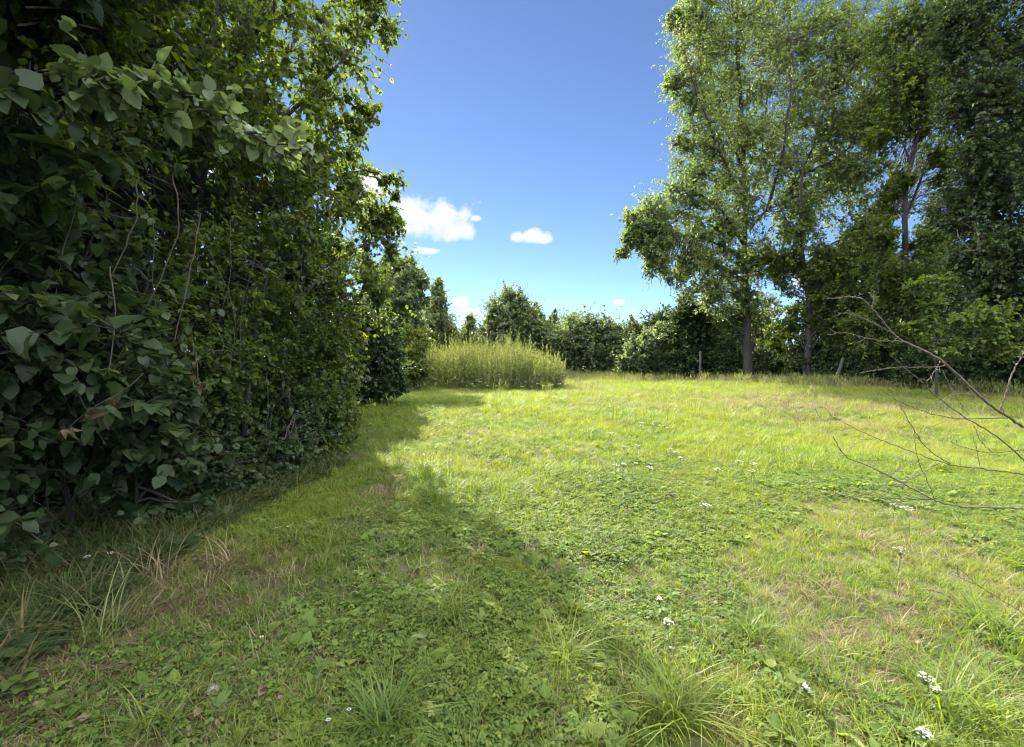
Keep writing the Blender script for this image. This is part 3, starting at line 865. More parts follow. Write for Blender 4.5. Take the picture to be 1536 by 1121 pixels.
# long hanging stems in the upper hedge
for (a_, b_, y_, lab) in (((300, 320), (262, 510), 4.0, 'pale thin vine hanging through the middle of the dark hedge'), ((205, 270), (165, 420), 3.6, 'thin vine stem hanging below the pale bough'),
                          ((258, 260), (215, 470), 3.9, 'thin forked vine stem hanging in the dark hollow'), ((165, 400), (160, 590), 3.45, 'straight thin stalk rising to the broad leaves')):
    mb = MB()
    p0, p1 = at(*a_, y_), at(*b_, y_ - .1)
    tube(mb, [p0, p0 * .6 + p1 * .4 + rng.normal(0, .05, 3), p1], 0.006, 0.004, 12, 5, .008)
    tag(mb.build('hanging_vine', MAT['bare'], None, True, p1), lab, 'vine', 'thin vines in the hedge')

for (a_, b_, y_) in (((120, 290), (85, 470), 3.3), ((345, 330), (322, 500), 4.7), ((230, 330), (250, 560), 3.9), ((290, 330), (345, 560), 4.3), ((385, 380), (360, 560), 5.2), ((400, 560), (380, 700), 5.4), ((430, 560), (455, 690), 5.9), ((410, 600), (395, 720), 5.5)):
    mb = MB()
    p0, p1 = at(*a_, y_), at(*b_, y_ - .1)
    mid_ = p0 * .5 + p1 * .5 + rng.normal(0, .06, 3)
    tube(mb, [p0, mid_, p1], 0.004, 0.0025, 14, 5, .004)
    tag(mb.build('hanging_vine', MAT['twig'], None, True, p1), 'thin bare vine stem hanging down through the shaded hedge', 'vine', 'thin vines in the hedge')

# ------------------------------------------------------------------ shrubs and trees behind the hedge on the left
plant('leafy_tree', 'blue-green tree standing behind the end of the hedge', 'tree', G0(-5.0, 20.5),
      [[G0(-5.0, 20.5), (-5.0, 20.5, 2), (-4.7, 20.5, 5)]], [],
      [C(600, 422, 20, 1.0), C(620, 442, 20, .75), C(590, 470, 19.5, 1.2), C(618, 500, 20, .8), C(598, 540, 19.5, 1.1), C(565, 440, 19, 1.1), C(630, 418, 21, .5, .6), C(555, 500, 19.5, 1.2), C(570, 545, 19.5, 1.0)],
      'leaf', 0.12, 'diamond', 'far', hubs=50, twigs=10, leaves=16, r_trunk=0.12, r_twig=0.006)
plant('hedge_shrub', 'dark rounded shrub at the shaded edge of the grass', 'shrub', G0(-4.2, 13.2),
      [[G0(-4.2, 13.2), (-4.2, 13.2, 1), (-4.0, 13.2, 2)]], [],
      [C(560, 530, 12.8, .75), C(550, 575, 12.8, .5), C(590, 570, 13.2, .6), C(540, 500, 12, .7), C(575, 500, 13.3, .6)],
      'leaf', 0.085, 'diamond', 'dark', hubs=44, twigs=10, leaves=18, r_trunk=0.06, r_twig=0.006)
plant('sunlit_shrub', 'sunlit yellow-green shrub beside the left end of the tall weeds', 'shrub', G0(-3.6, 18.2),
      [[G0(-3.6, 18.2), (-3.6, 18.2, 1), (-3.5, 18.2, 2.4)]], [],
      [C(605, 545, 17.5, .6), C(615, 515, 18, .6), C(596, 560, 17.3, .5), C(625, 555, 18, .45)],
      'leaf', 0.09, 'diamond', 'ivy', hubs=42, twigs=10, leaves=18, r_trunk=0.05, r_twig=0.006)


# ------------------------------------------------------------------ stand of tall weeds
def weed_stand():
    lm, sm = MB(), MB()
    n = 1650
    u, w_ = rng.random(n) * 2 - 1, rng.random(n) * 2 - 1
    k = u ** 4 + w_ ** 4 < 0.75 + 0.5 * rng.random(n)
    u, w_ = u[k], w_[k]
    x = -1.3 + u * 3.6 + rng.normal(0, .12, len(u))
    y = 21.2 + w_ * 2.0 + rng.normal(0, .15, len(u))
    prof = np.interp(u, [-1.1, -.9, -.2, .35, .75, 1.1], [.8, 1, 1, .98, .84, .45]) * np.interp(w_, [-1.1, -.7, 1], [.7, 1, 1])
    h = 1.95 * prof * (0.50 + 0.66 * fnoise(x, y, 1.6, 61) + 0.20 * rng.random(len(x)) + np.where(rng.random(len(x)) < .09, .16 + .30 * rng.random(len(x)), 0))
    z = gh(x, y)
    lean = rng.normal(0, .07, (len(x), 2)) + np.stack([np.clip(u, -1, 1) * .10, 0 * u], 1)
    base = np.stack([x, y, z], 1)
    top = np.stack([x + lean[:, 0] * h, y + lean[:, 1] * h, z + h], 1)
    t = np.linspace(0, 1, 4)[None, :, None]
    add_tubes(sm, base[:, None] * (1 - t) + top[:, None] * t, np.array([[.006, .005, .004, .002]]) * np.ones((len(x), 1)), 3, 0.5)
    L = 30
    s = 0.12 + 0.88 * rng.random((len(x), L, 1)) ** 0.75
    P = (base[:, None] * (1 - s) + top[:, None] * s).reshape(-1, 3)
    s1 = s.reshape(-1)
    a = rng.random(len(P)) * 6.283
    D = np.stack([np.cos(a), np.sin(a), 0.3 + 1.5 * s1], 1)
    Nn = np.array([0, 0, 1.0]) + rng.normal(0, .4, (len(P), 3))
    low = rng.random(len(P)) > 0.3 * (1 - s1) + 0.25 * s1
    add_leaves(lm, P[low], D[low], Nn[low], (0.17 * (1.12 - 0.75 * s1) * (0.7 + 0.6 * rng.random(len(P))))[low], 'slim', np.clip(0.02 + 0.85 * s1 + rng.normal(0, .18, len(P)), 0, 1)[low])
    root = thing('weed_stand', 'island of tall pale green weeds standing in the far grass', 'weeds', (-1.15, 21.2, 0))
    lm.build('leaf_mass', MAT['weed'], root)
    sm.build('stem_mass', MAT['dark_stem'], root)


weed_stand()


# ------------------------------------------------------------------ far bushes and trees across the back
def fplant(name, label, cat, X, Y, H, clumps, mat='far', size=0.16, hubs=22, tr=0.12, **kw):
    return plant(name, label, cat, G0(X, Y), [[G0(X, Y), (X, Y, H * .4), (X + .1, Y, H * .75)]], [], clumps, 'leaf', size, 'diamond', mat, hubs=int(hubs * 1.8), twigs=9, leaves=15, hub_r=0.54, shoots=0.28, shoot_up=1.1, r_trunk=tr, r_twig=0.012, **kw)


fplant('conical_tree', 'narrow pointed tree rising above the bushes left of the weeds', 'tree', -5.6, 36, 7.6,
       [C(657, 424, 36, (.22, .22, .75), .4), C(656, 440, 36, (.45, .45, .8), .6), C(656, 456, 36, .75, .8), C(656, 480, 36, 1.2), C(655, 505, 36, 1.5), C(640, 500, 36, 1.0), C(675, 505, 36, 1.1), C(655, 530, 36, 1.4)])
fplant('round_bush', 'tall domed bush cloaked in creeper at the centre of the far hedge', 'bush', 0.0, 35, 6.2,
       [C(762, 452, 35, .95), C(748, 470, 35, 1.1), C(780, 472, 35, 1.1), C(765, 490, 34.5, 1.6), C(735, 500, 35, 1.2), C(800, 500, 35, 1.2), C(765, 520, 34.5, 1.7), C(820, 515, 35, 1.2), C(740, 525, 35, 1.3)], hubs=30)
for (px, top, lab) in ((948, 487, 'thin sapling in the dip right of the wide bush'), (812, 468, 'thin sapling leaning out behind the domed bush'), (803, 450, 'slender pointed sapling right beside the domed bush'), (831, 462, 'bushier sapling midway along the far hedge'), (706, 468, 'tiny sapling in the gap left of the domed bush'), (858, 472, 'short sapling just before the wide rounded bush')):
    p0 = at(px, 540, 36.5)
    h0 = at(px, top, 36.5)[2]
    fplant('sapling', lab, 'sapling', p0[0], 36.5, h0, [C(px, top + 14, 36.5, (.18, .18, .8), .3), C(px, top + 30, 36.5, (.45, .45, .8), .45), C(px + 3, top + 48, 36.5, (.8, .8, .8), .6), C(px, top + 70, 36.5, 1.0, .8)], tr=0.05, group='saplings in the far hedge')
fplant('wide_bush', 'wide rounded dark bush right of centre in the far hedge', 'bush', 5.6, 33, 4.2,
       [C(870, 500, 33, 1.1), C(900, 505, 33, 1.2), C(845, 515, 33, 1.2), C(885, 530, 32.5, 1.5), C(920, 520, 33, 1.0), C(915, 540, 32.5, 1.0), C(850, 540, 33, 1.2), C(930, 500, 33.5, .5, .5)], hubs=28)
fplant('low_bush', 'bushy green shrub where the far hedge meets the tall trees', 'bush', 8.6, 28, 2.8,
       [C(960, 535, 28, .95), C(990, 530, 28, 1.0), C(975, 515, 28, .6, .7), C(1005, 548, 28, .8), C(945, 545, 28, .7), C(985, 500, 29, .5, .6)], hubs=26)
fplant('ivied_bush', 'ivy covered bush under the left side of the tallest tree', 'bush', 10.4, 27.5, 4.6,
       [C(1030, 480, 27.5, .95), C(1045, 510, 27.5, 1.1), C(1015, 515, 27.5, .9), C(1035, 545, 27, 1.0), C(1070, 540, 27, .9), C(1065, 490, 27.5, .8)], mat='dark', hubs=28)
fplant('backdrop_bush', 'low dark bush glimpsed between the pointed tree and the domed bush', 'bush', -3.2, 38, 3,
       [C(700, 512, 38, 1.2), C(715, 525, 38, 1.2), C(690, 530, 38, 1.1), C(630, 530, 38, 1.3), C(610, 500, 38, 1.6)], hubs=24)

for (px, py, Y, lab) in ((545, 525, 34, 'distant bush behind the blue-green tree'), (585, 530, 38, 'distant bush left of the pointed tree'), (850, 500, 38, 'distant bush between the saplings and the wide bush'), (940, 515, 36, 'distant bush in the dip right of the wide bush'), (1000, 510, 36, 'distant bush behind the bushy green shrub'), (1075, 525, 36, 'distant bush behind the tallest trunk')):
    b0 = at(px, py, Y)
    fplant('distant_bush', lab, 'bush', b0[0], Y, 2.4, [(b0, 1.3), (b0 + [-1.6, 0, -.5 + .6 * rng.random()], 1.1), (b0 + [1.5, 0, -.5 + .6 * rng.random()], 1.1), (b0 + [.2, 0, -1.2], 1.3), (b0 + [.5, 0, 1.0], (.5, .5, 1.0), .5)], hubs=18, group='distant bushes along the horizon')

# ------------------------------------------------------------------ tall trees on the right
Y1 = 25.0
plant('ash_tree', 'tallest airy tree with a forked trunk left of the right hand group', 'tree', G0(*at(1122, 560, Y1)[:2]),
      [[G0(*at(1122, 560, Y1)[:2]), at(1120, 470, Y1), at(1117, 360, Y1), at(1116, 240, Y1), at(1108, 100, Y1), at(1102, -60, Y1)]],
      [[at(1124, 345, Y1), at(1150, 315, Y1 - .3), at(1200, 262, Y1 - .8), at(1235, 170, Y1 - 1), at(1262, 90, Y1 - 1)], [at(1118, 400, Y1), at(1090, 372, Y1 - .6), at(1030, 352, Y1 - 1.2), at(975, 345, Y1 - 1.5)],
       [at(1200, 262, Y1 - .8), at(1250, 240, Y1 - 1.5), at(1300, 200, Y1 - 2)], [at(1116, 260, Y1), at(1080, 170, Y1 + .5), at(1055, 60, Y1 + .5)], [at(1117, 300, Y1), at(1085, 240, Y1 - 1.2), at(1050, 150, Y1 - 1.6), at(1030, 90, Y1 - 1.7)], [at(1150, 315, Y1 - .3), at(1172, 240, Y1 - 1.4), at(1185, 150, Y1 - 1.8), at(1190, 60, Y1 - 1.8)], [at(1118, 370, Y1), at(1075, 310, Y1 - 1.4), at(1035, 285, Y1 - 1.9)], [at(1118, 410, Y1), at(1150, 385, Y1 - .8), at(1180, 380, Y1 - 1.0)],
       [at(1118, 320, Y1), at(1140, 250, Y1 + 1.2), at(1150, 150, Y1 + 1.6), at(1160, 40, Y1 + 1.6)]],
      [C(1045, 20, 25, 1.3), C(1040, 80, 24.5, 1.25), C(1045, 140, 24.5, 1.25), C(1060, 200, 24.5, 1.3), C(1035, 250, 24, .9, .8), C(1020, 300, 23.8, 1.0), C(975, 325, 23.5, .9, .9), C(955, 355, 23.5, .7, .7), C(985, 375, 23.5, .9, .8), C(1020, 380, 23.8, 1.0, .9), C(1060, 330, 24, 1.1),
       C(1095, 60, 25, 1.4), C(1100, 140, 25, 1.4), C(1110, 220, 24.5, 1.4), C(1100, 290, 24.5, 1.2), C(1150, 30, 25, 1.5), C(1160, 110, 25, 1.5), C(1165, 190, 25, 1.5), C(1170, 260, 24.5, 1.2), C(1210, 60, 24.5, 1.4), C(1225, 140, 24, 1.4), C(1230, 210, 24, 1.2),
       C(1280, 90, 23.5, 1.3), C(1290, 170, 23, 1.2), C(1040, 425, 24, .8, .7), C(1075, 400, 24.5, .9, .7), C(1240, 320, 25.5, 1.0, .55), C(1290, 300, 25, 1.0, .55), C(1310, 200, 24, 1.2, .6), C(1245, 260, 25, 1.1, .6), C(1200, 290, 25.2, .8, .5), C(1118, 200, 24, .7, .4), C(1117, 390, 24.3, .6, .35), C(1124, 450, 24.4, .5, .25), C(935, 368, 23.4, .42, .3), C(942, 330, 23.4, .4, .3), C(925, 395, 23.4, .3, .2), C(1000, 20, 24.6, .5, .3), C(998, 130, 24.4, .5, .3), C(1008, 215, 24.2, .5, .3), C(985, 410, 23.6, .75, .6), C(1010, 440, 24, .6, .5), C(1065, 445, 24.4, .8, .6), C(1110, 475, 25.6, .8, .5), C(1150, 410, 25.5, .8, .6), C(1150, 460, 25.8, .8, .5), C(1085, 490, 25.8, .7, .5), C(1330, 60, 23, 1.5, .8), C(1340, 160, 23, 1.3, .7), C(1310, 250, 22.5, .9, .6), C(1260, 270, 23, .8, .6), C(1190, 320, 24, .9, .5), C(1140, 370, 24.6, .8, .5), C(1085, 350, 24.3, .9, .6), C(1120, 320, 24.2, .8, .5), C(1050, -60, 25, 1.5), C(1130, -80, 25, 1.8), C(1220, -50, 25, 1.6), C(1100, 430, 25, .8, .5), C(1260, 30, 24.5, 1.0)],
      'leaf', 0.108, 'diamond', 'ash', hubs=38, twigs=10, leaves=18, hub_r=0.62, hub_bias=0.42, shoots=0.28, r_trunk=0.20, r_limb=0.085, r_twig=0.007, droop=0.5)
Y2 = 23.0
plant('slender_tree', 'slender tree with a bare lower trunk just right of the tallest', 'tree', G0(*at(1210, 560, Y2)[:2]),
      [[G0(*at(1210, 560, Y2)[:2]), at(1214, 480, Y2), at(1206, 400, Y2), at(1200, 320, Y2), at(1205, 240, Y2)]],
      [[at(1206, 400, Y2), at(1240, 370, Y2), at(1280, 350, Y2 - .5)], [at(1203, 360, Y2), at(1180, 330, Y2 + .4), at(1165, 300, Y2 + .4)]],
      [C(1200, 340, 23, .9, .6), C(1250, 385, 22.5, .9, .8), C(1285, 400, 22, 1.0), C(1225, 420, 23, .8, .7), C(1180, 420, 23.5, .7, .6), C(1250, 440, 22.5, .9), C(1300, 450, 22, 1.0), C(1300, 350, 22, .8, .6), C(1180, 380, 23, .6, .5), C(1265, 480, 22.5, .8), C(1185, 475, 23.5, .7, .6), C(1235, 490, 23, .8), C(1320, 400, 22.5, .9), C(1160, 400, 24, .6, .5)],
      'leaf', 0.115, 'diamond', 'hedge', hubs=40, twigs=9, leaves=15, hub_r=0.56, r_trunk=0.15, r_limb=0.06, r_twig=0.007, droop=0.4)
Y3 = 20.0
plant('forked_tree', 'dark tree with a thin forked trunk against the sky gap', 'tree', G0(*at(1345, 570, Y3)[:2]),
      [[G0(*at(1345, 570, Y3)[:2]), at(1350, 480, Y3), at(1358, 380, Y3), at(1358, 290, Y3), at(1376, 200, Y3), at(1385, 120, Y3)]],
      [[at(1360, 280, Y3), at(1362, 240, Y3), at(1345, 190, Y3)], [at(1358, 330, Y3), at(1385, 260, Y3), at(1420, 200, Y3 - .5)], [at(1354, 420, Y3), at(1320, 370, Y3), at(1300, 330, Y3 + .3)], [at(1356, 400, Y3), at(1400, 350, Y3 - .4), at(1440, 330, Y3 - .6)]],
      [C(1340, 130, 20.5, 1.3), C(1390, 90, 20, 1.2), C(1330, 200, 20.5, .9, .8), C(1400, 170, 20, .9, .7), C(1340, 50, 21, 1.4), C(1400, 20, 20, 1.3), C(1320, 410, 20, .9, .8), C(1350, 460, 20, 1.0), C(1400, 430, 19.5, .9, .8), C(1390, 370, 20, .6, .5), C(1350, 270, 20, .5, .3),
       C(1320, 300, 20.5, .5, .35), C(1300, 500, 20, .9), C(1360, 520, 20, 1.0), C(1420, 250, 20, .6, .5), C(1330, 350, 20, .6, .5)],
      'leaf', 0.118, 'diamond', 'hedge', hubs=38, twigs=9, leaves=16, hub_r=0.6, shoots=.22, r_trunk=0.15, r_limb=0.06, r_twig=0.007, droop=0.4)
plant('backing_tree', 'broad dark tree filling the gap behind the forked trunk', 'tree', G0(*at(1300, 565, 25)[:2]),
      [[G0(*at(1300, 565, 25)[:2]), at(1302, 500, 25), at(1305, 420, 25), at(1310, 330, 25)]],
      [[at(1303, 470, 25), at(1350, 430, 25), at(1400, 410, 24.5)], [at(1303, 480, 25), at(1260, 450, 25), at(1240, 430, 25.3)]],
      [C(1300, 380, 25, 1.3), C(1350, 410, 25, 1.4), C(1400, 420, 24.5, 1.4), C(1260, 430, 25, 1.2), C(1320, 460, 25, 1.5), C(1390, 480, 24.5, 1.5), C(1250, 490, 25, 1.2), C(1300, 520, 25, 1.3), C(1430, 380, 24.5, 1.3), C(1440, 460, 24, 1.4), C(1450, 290, 24, 1.2, .7), C(1310, 330, 25, .8, .5), C(1410, 330, 24.5, 1.0, .6), C(1440, 220, 24, 1.2, .6), C(1420, 130, 23, 1.3, .7), C(1225, 470, 25.5, 1.1, .8)],
      'leaf', 0.13, 'diamond', 'dark', hubs=40, twigs=9, leaves=15, hub_r=0.55, r_trunk=0.18, r_limb=0.07, r_twig=0.007, droop=0.5)
Y4 = 16.0
plant('shady_tree', 'dark heavy tree closing the right edge of the view', 'tree', G0(18.6, 16.5),
      [[G0(18.6, 16.5), (18.5, 16.5, 4), (18.3, 16.4, 9), (18.0, 16.3, 14)]],
      [[(18.4, 16.4, 6), (17.0, 16.2, 7.2), (15.6, 16, 7.8)], [(18.3, 16.4, 9), (16.8, 16.2, 10), (15.4, 16, 10.4)], [(18.4, 16.4, 4.5), (17, 16, 5.0), (15.2, 15.7, 5.0)], [(18.2, 16.4, 11), (16.6, 16.4, 12.2), (15, 16.4, 13)]],
      [C(1500, 60, 16, 1.2), C(1460, 150, 16, 1.0), C(1520, 170, 16, 1.2), C(1470, 230, 16, .8, .8), C(1510, 270, 16, 1.1), C(1540, 360, 16, 1.2), C(1470, 310, 16.5, .8, .8), C(1500, 380, 16, 1.0), C(1450, 390, 16.5, .7, .7), C(1430, 60, 16.5, .9, .8), C(1480, -40, 16, 1.3),
       C(1580, 60, 16, 1.4), C(1590, 230, 16, 1.4), C(1600, 420, 16, 1.4), C(1430, 320, 17, .6, .5), C(1500, 460, 16.5, .9), C(1560, 480, 16, 1.0)],
      'leaf', 0.12, 'diamond', 'dark', hubs=46, twigs=9, leaves=16, hub_r=0.6, r_trunk=0.24, r_limb=0.09, r_twig=0.006, droop=0.6)
plant('maple_sapling', 'young light green maple with tiered sprays in front of the dark tree', 'tree', G0(*at(1405, 585, 15.5)[:2]),
      [[G0(*at(1405, 585, 15.5)[:2]), at(1404, 520, 15.5), at(1402, 450, 15.5), at(1398, 410, 15.5)]],
      [[at(1403, 500, 15.5), at(1440, 480, 15.2), at(1490, 470, 15)], [at(1403, 470, 15.5), at(1385, 440, 15.3), at(1370, 425, 15.2)], [at(1403, 530, 15.5), at(1440, 520, 15.2), at(1500, 500, 15)]],
      [C(1385, 430, 15.3, (.45, .45, .2), .8), C(1410, 425, 15.3, (.4, .4, .18), .6), C(1385, 490, 15.3, (.45, .45, .22), .8), C(1440, 490, 15.2, (.6, .6, .25), 1), C(1490, 470, 15, (.6, .6, .25), 1), C(1520, 490, 15, (.6, .6, .25), 1), C(1480, 510, 15, (.6, .6, .25), 1), C(1430, 530, 15.2, (.5, .5, .22), .8), C(1510, 530, 15, (.6, .6, .25), .9), C(1400, 460, 15.3, (.3, .3, .15), .5)],
      'leaf', 0.12, 'round', 'maple', hubs=14, twigs=6, leaves=8, hub_r=0.6, r_trunk=0.035, r_limb=0.018, r_twig=0.005, droop=0.25, up=1.4)
plant('sunny_bush', 'bright yellow-green bush glowing between the trunks', 'bush', G0(*at(1170, 560, 30)[:2]),
      [[G0(*at(1170, 560, 30)[:2]), at(1170, 530, 30), at(1172, 500, 30)]], [],
      [C(1160, 500, 30, 1.0), C(1185, 515, 30, 1.0), C(1150, 525, 30, .9), C(1200, 530, 30, .8), C(1175, 540, 29.5, .9)],
      'leaf', 0.16, 'diamond', 'lime', hubs=24, twigs=7, leaves=12, r_trunk=0.06, r_twig=0.01)
# dark undergrowth along the foot of the trees: six separate shrubs
for (px, py, Y, r, lab) in ((1095, 545, 26, .9, 'dark low shrub at the foot of the tallest trunk'), (1150, 558, 25, .75, 'dark low shrub between the tallest trunk and the sunny bush'), (1215, 545, 23.5, .95, 'dark shrub at the foot of the slender bare trunk'),
                            (1275, 550, 22, 1.0, 'dark shrub behind the leaning fence post'), (1335, 560, 20, .95, 'dark shrub under the forked tree'), (1400, 560, 18.5, 1.0, 'dark shrub behind the young maple'), (1465, 560, 17.5, 1.0, 'dark shrub under the right edge tree'), (1530, 560, 16.8, 1.0, 'dark shrub touching the right edge of the view')):
    b0 = at(px, py, Y)
    plant('undergrowth_shrub', lab, 'shrub', G0(b0[0], Y), [[G0(b0[0], Y), (b0[0], Y, .5), (b0[0], Y, 1.1)]], [],
          [(b0 + [0, 0, 0], r), (b0 + [-.7, .3, -.2], r * .8), (b0 + [.7, .2, -.1], r * .85), (b0 + [.1, .5, .6], r * .8), (b0 + [0.2, -.2, -.6], r * .7)],
          'leaf', 0.13, 'diamond', 'dark', hubs=36, twigs=9, leaves=14, r_trunk=0.04, r_twig=0.008, group='undergrowth along the foot of the trees')
# the wood beyond, so that no bare horizon shows between the trunks
for (X, Y, lab, hh) in ((16, 33, 'far tree in the wood behind the sunny bush', 5.0), (22, 31, 'far tree in the wood behind the slender trunk', 4.5), (27, 28, 'far tree in the wood behind the forked tree', 6.0), (30, 24, 'far tree in the wood behind the right edge tree', 8.0), (11, 36, 'far tree in the wood behind the ivied bush', 4.5)):
    plant('wood_tree', lab, 'tree', G0(X, Y), [[G0(X, Y), (X, Y, hh * .4), (X, Y, hh * .7)]], [],
          [((X, Y, hh * .45), 2.2), ((X - 1.8, Y, hh * .35), 1.7), ((X + 1.9, Y - .5, hh * .35), 1.8), ((X + .5, Y, hh * .8), 1.6), ((X - 1, Y, 1.0), 1.4), ((X + 1.5, Y, 1.0), 1.4)],
          'leaf', 0.20, 'diamond', 'dark', hubs=40, twigs=9, leaves=13, r_trunk=0.14, r_twig=0.012, group='trees of the wood beyond')


# ------------------------------------------------------------------ fence posts
for (px, p0, p1, Y, rr, lab, lean) in ((1050, 562, 527, 25.2, .06, 'upright grey fence post in the far grass below the ivied bush', 0.0), (1250, 575, 537, 21.0, .075, 'leaning weathered fence post beneath the dark trees', 0.30)):
    b0, t0 = at(px, p0, Y), at(px, p1, Y)
    b0[2] = float(gh(b0[0], b0[1])) - .1
    mb = MB()
    hgt = t0[2] - b0[2]
    zz = np.array([0, .2, .5, .8, .96, 1.0]) * hgt
    c = np.stack([b0[0] + lean * zz, b0[1] + 0 * zz, b0[2] + zz], 1)
    add_tubes(mb, c[None], (rr * np.array([1.05, 1, 1, .97, .9, .55]))[None], 9)
    top = c[-1]
    k = mb.n
    ring = np.arange(k - 9, k)
    mb.add([top + [0, 0, .012]], np.zeros((0, 3), int))
    mb.f.append(np.stack([ring, np.roll(ring, -1), np.full(9, k)], 1))
    tag(mb.build('fence_post', MAT['post'], None, False, b0), lab, 'post', 'old fence posts at the field edge')

# ------------------------------------------------------------------ bare branches from the right
stem_base = G0(3.75, 2.75)
bare = thing('bare_shrub', 'leafless grey-brown shrub reaching into the view from the right', 'bare shrub', stem_base)
tm = MB()
J = np.array([3.35, 2.72, 1.15])
tube(tm, [stem_base, (3.7, 2.75, .35), (3.55, 2.74, .8), J, (3.1, 2.68, 1.35)], .040, .018, 16, 8, .004, .02)
tm.build('trunk', MAT['bare'], bare, True)
EDGE = {'a': (3.45, 2.73, 1.05), 'b': (3.6, 2.74, .7), 'c': (3.68, 2.75, .42), 'd': (3.55, 2.74, .8)}
BR = [  # pixels, distance at start and end, radius, where on the stem it springs
    ([(1560, 655), (1536, 641), (1504, 620), (1475, 599), (1411, 541), (1355, 512), (1339, 500), (1308, 463), (1285, 446), (1240, 448)], 2.55, 2.35, .014, 'a'),
    ([(1500, 616), (1509, 591), (1521, 554), (1536, 531), (1560, 500)], 2.52, 2.5, .008, None),
    ([(1513, 627), (1438, 628), (1388, 618), (1347, 601), (1314, 579)], 2.53, 2.4, .005, None),
    ([(1550, 705), (1536, 690), (1492, 653), (1438, 620), (1405, 595), (1384, 575), (1360, 554), (1335, 533)], 2.6, 2.35, .007, 'a'),
    ([(1411, 541), (1411, 550), (1339, 552), (1289, 560)], 2.46, 2.4, .004, None),
    ([(1411, 541), (1400, 560), (1390, 572)], 2.46, 2.44, .0045, None),
    ([(1413, 555), (1428, 585), (1445, 612), (1455, 625)], 2.46, 2.46, .003, None),
    ([(1560, 676), (1536, 675), (1488, 679), (1442, 670), (1426, 662)], 2.6, 2.4, .005, 'a'),
    ([(1560, 716), (1536, 712), (1488, 705), (1426, 697), (1368, 678), (1314, 657), (1252, 628)], 2.6, 2.2, .0075, 'd'),
    ([(1252, 628), (1230, 610), (1205, 630)], 2.2, 2.15, .002, None),
    ([(1426, 697), (1388, 670), (1359, 624), (1352, 610)], 2.45, 2.35, .0038, None),
    ([(1409, 695), (1355, 724), (1314, 738), (1268, 746)], 2.43, 2.3, .0038, None),
    ([(1565, 765), (1536, 763), (1438, 759), (1397, 748), (1335, 715), (1302, 699), (1268, 684), (1250, 655)], 2.6, 2.2, .0095, 'b'),
    ([(1397, 749), (1347, 748), (1306, 746), (1272, 744), (1225, 738)], 2.45, 2.2, .0055, None),
    ([(1280, 745), (1262, 755), (1248, 767)], 2.28, 2.25, .0025, None),
    ([(1403, 750), (1376, 686), (1372, 645)], 2.45, 2.4, .0028, None),
    ([(1397, 749), (1360, 752), (1325, 762), (1300, 764)], 2.45, 2.35, .003, None),
    ([(1570, 945), (1536, 921), (1470, 880), (1434, 848)], 2.3, 2.15, .004, 'c'),
    ([(1470, 880), (1440, 866), (1436, 852)], 2.2, 2.15, .002, None),
    ([(1308, 463), (1311, 445), (1310, 435)], 2.38, 2.37, .004, None),
    ([(1339, 500), (1300, 480), (1270, 470), (1250, 475)], 2.39, 2.33, .003, None),
    ([(1355, 512), (1310, 510), (1270, 500), (1240, 502)], 2.4, 2.3, .0035, None),
    ([(1470, 596), (1440, 590), (1415, 600), (1395, 622)], 2.5, 2.42, .003, None),
    ([(1488, 679), (1470, 660), (1462, 640)], 2.55, 2.5, .0025, None), ([(1470, 702), (1466, 680), (1460, 655)], 2.5, 2.48, .002, None), ([(1335, 715), (1345, 705), (1352, 700)], 2.35, 2.33, .0025, None),
    ([(1314, 657), (1285, 665), (1262, 690)], 2.3, 2.2, .002, None), ([(1368, 678), (1330, 690), (1290, 690)], 2.38, 2.25, .002, None), ([(1438, 620), (1400, 640), (1375, 650)], 2.5, 2.4, .0022, None),
]
for (pts, y0, y1, r, spring) in BR:
    n_ = len(pts)
    ww = [at(p_[0], p_[1], y0 + (y1 - y0) * i / (n_ - 1)) for i, p_ in enumerate(pts)]
    if spring:
        ww = [np.array(EDGE[spring])] + ww
    mb = MB()
    r *= .66
    c = tube(mb, ww, r, max(.0012, r * 0.25), 8 * len(ww), 7, .0016)
    # buds and short spurs
    for _ in range(int(2 + n_ * 0.8)):
        i = int(rng.integers(len(c) // 4, len(c) - 2))
        d = norm(norm(c[i + 1] - c[i]) + rng.normal(0, .7, 3))
        tube(mb, [c[i], c[i] + d * .02, c[i] + d * .035 * (0.6 + rng.random())], max(.0014, r * .3), .0008, 4, 5)
    mb.build('branch', MAT['bare'], bare, True)


# ------------------------------------------------------------------ flowers
def yarrow_mesh():
    stem, head = MB(), MB()
    return stem, head


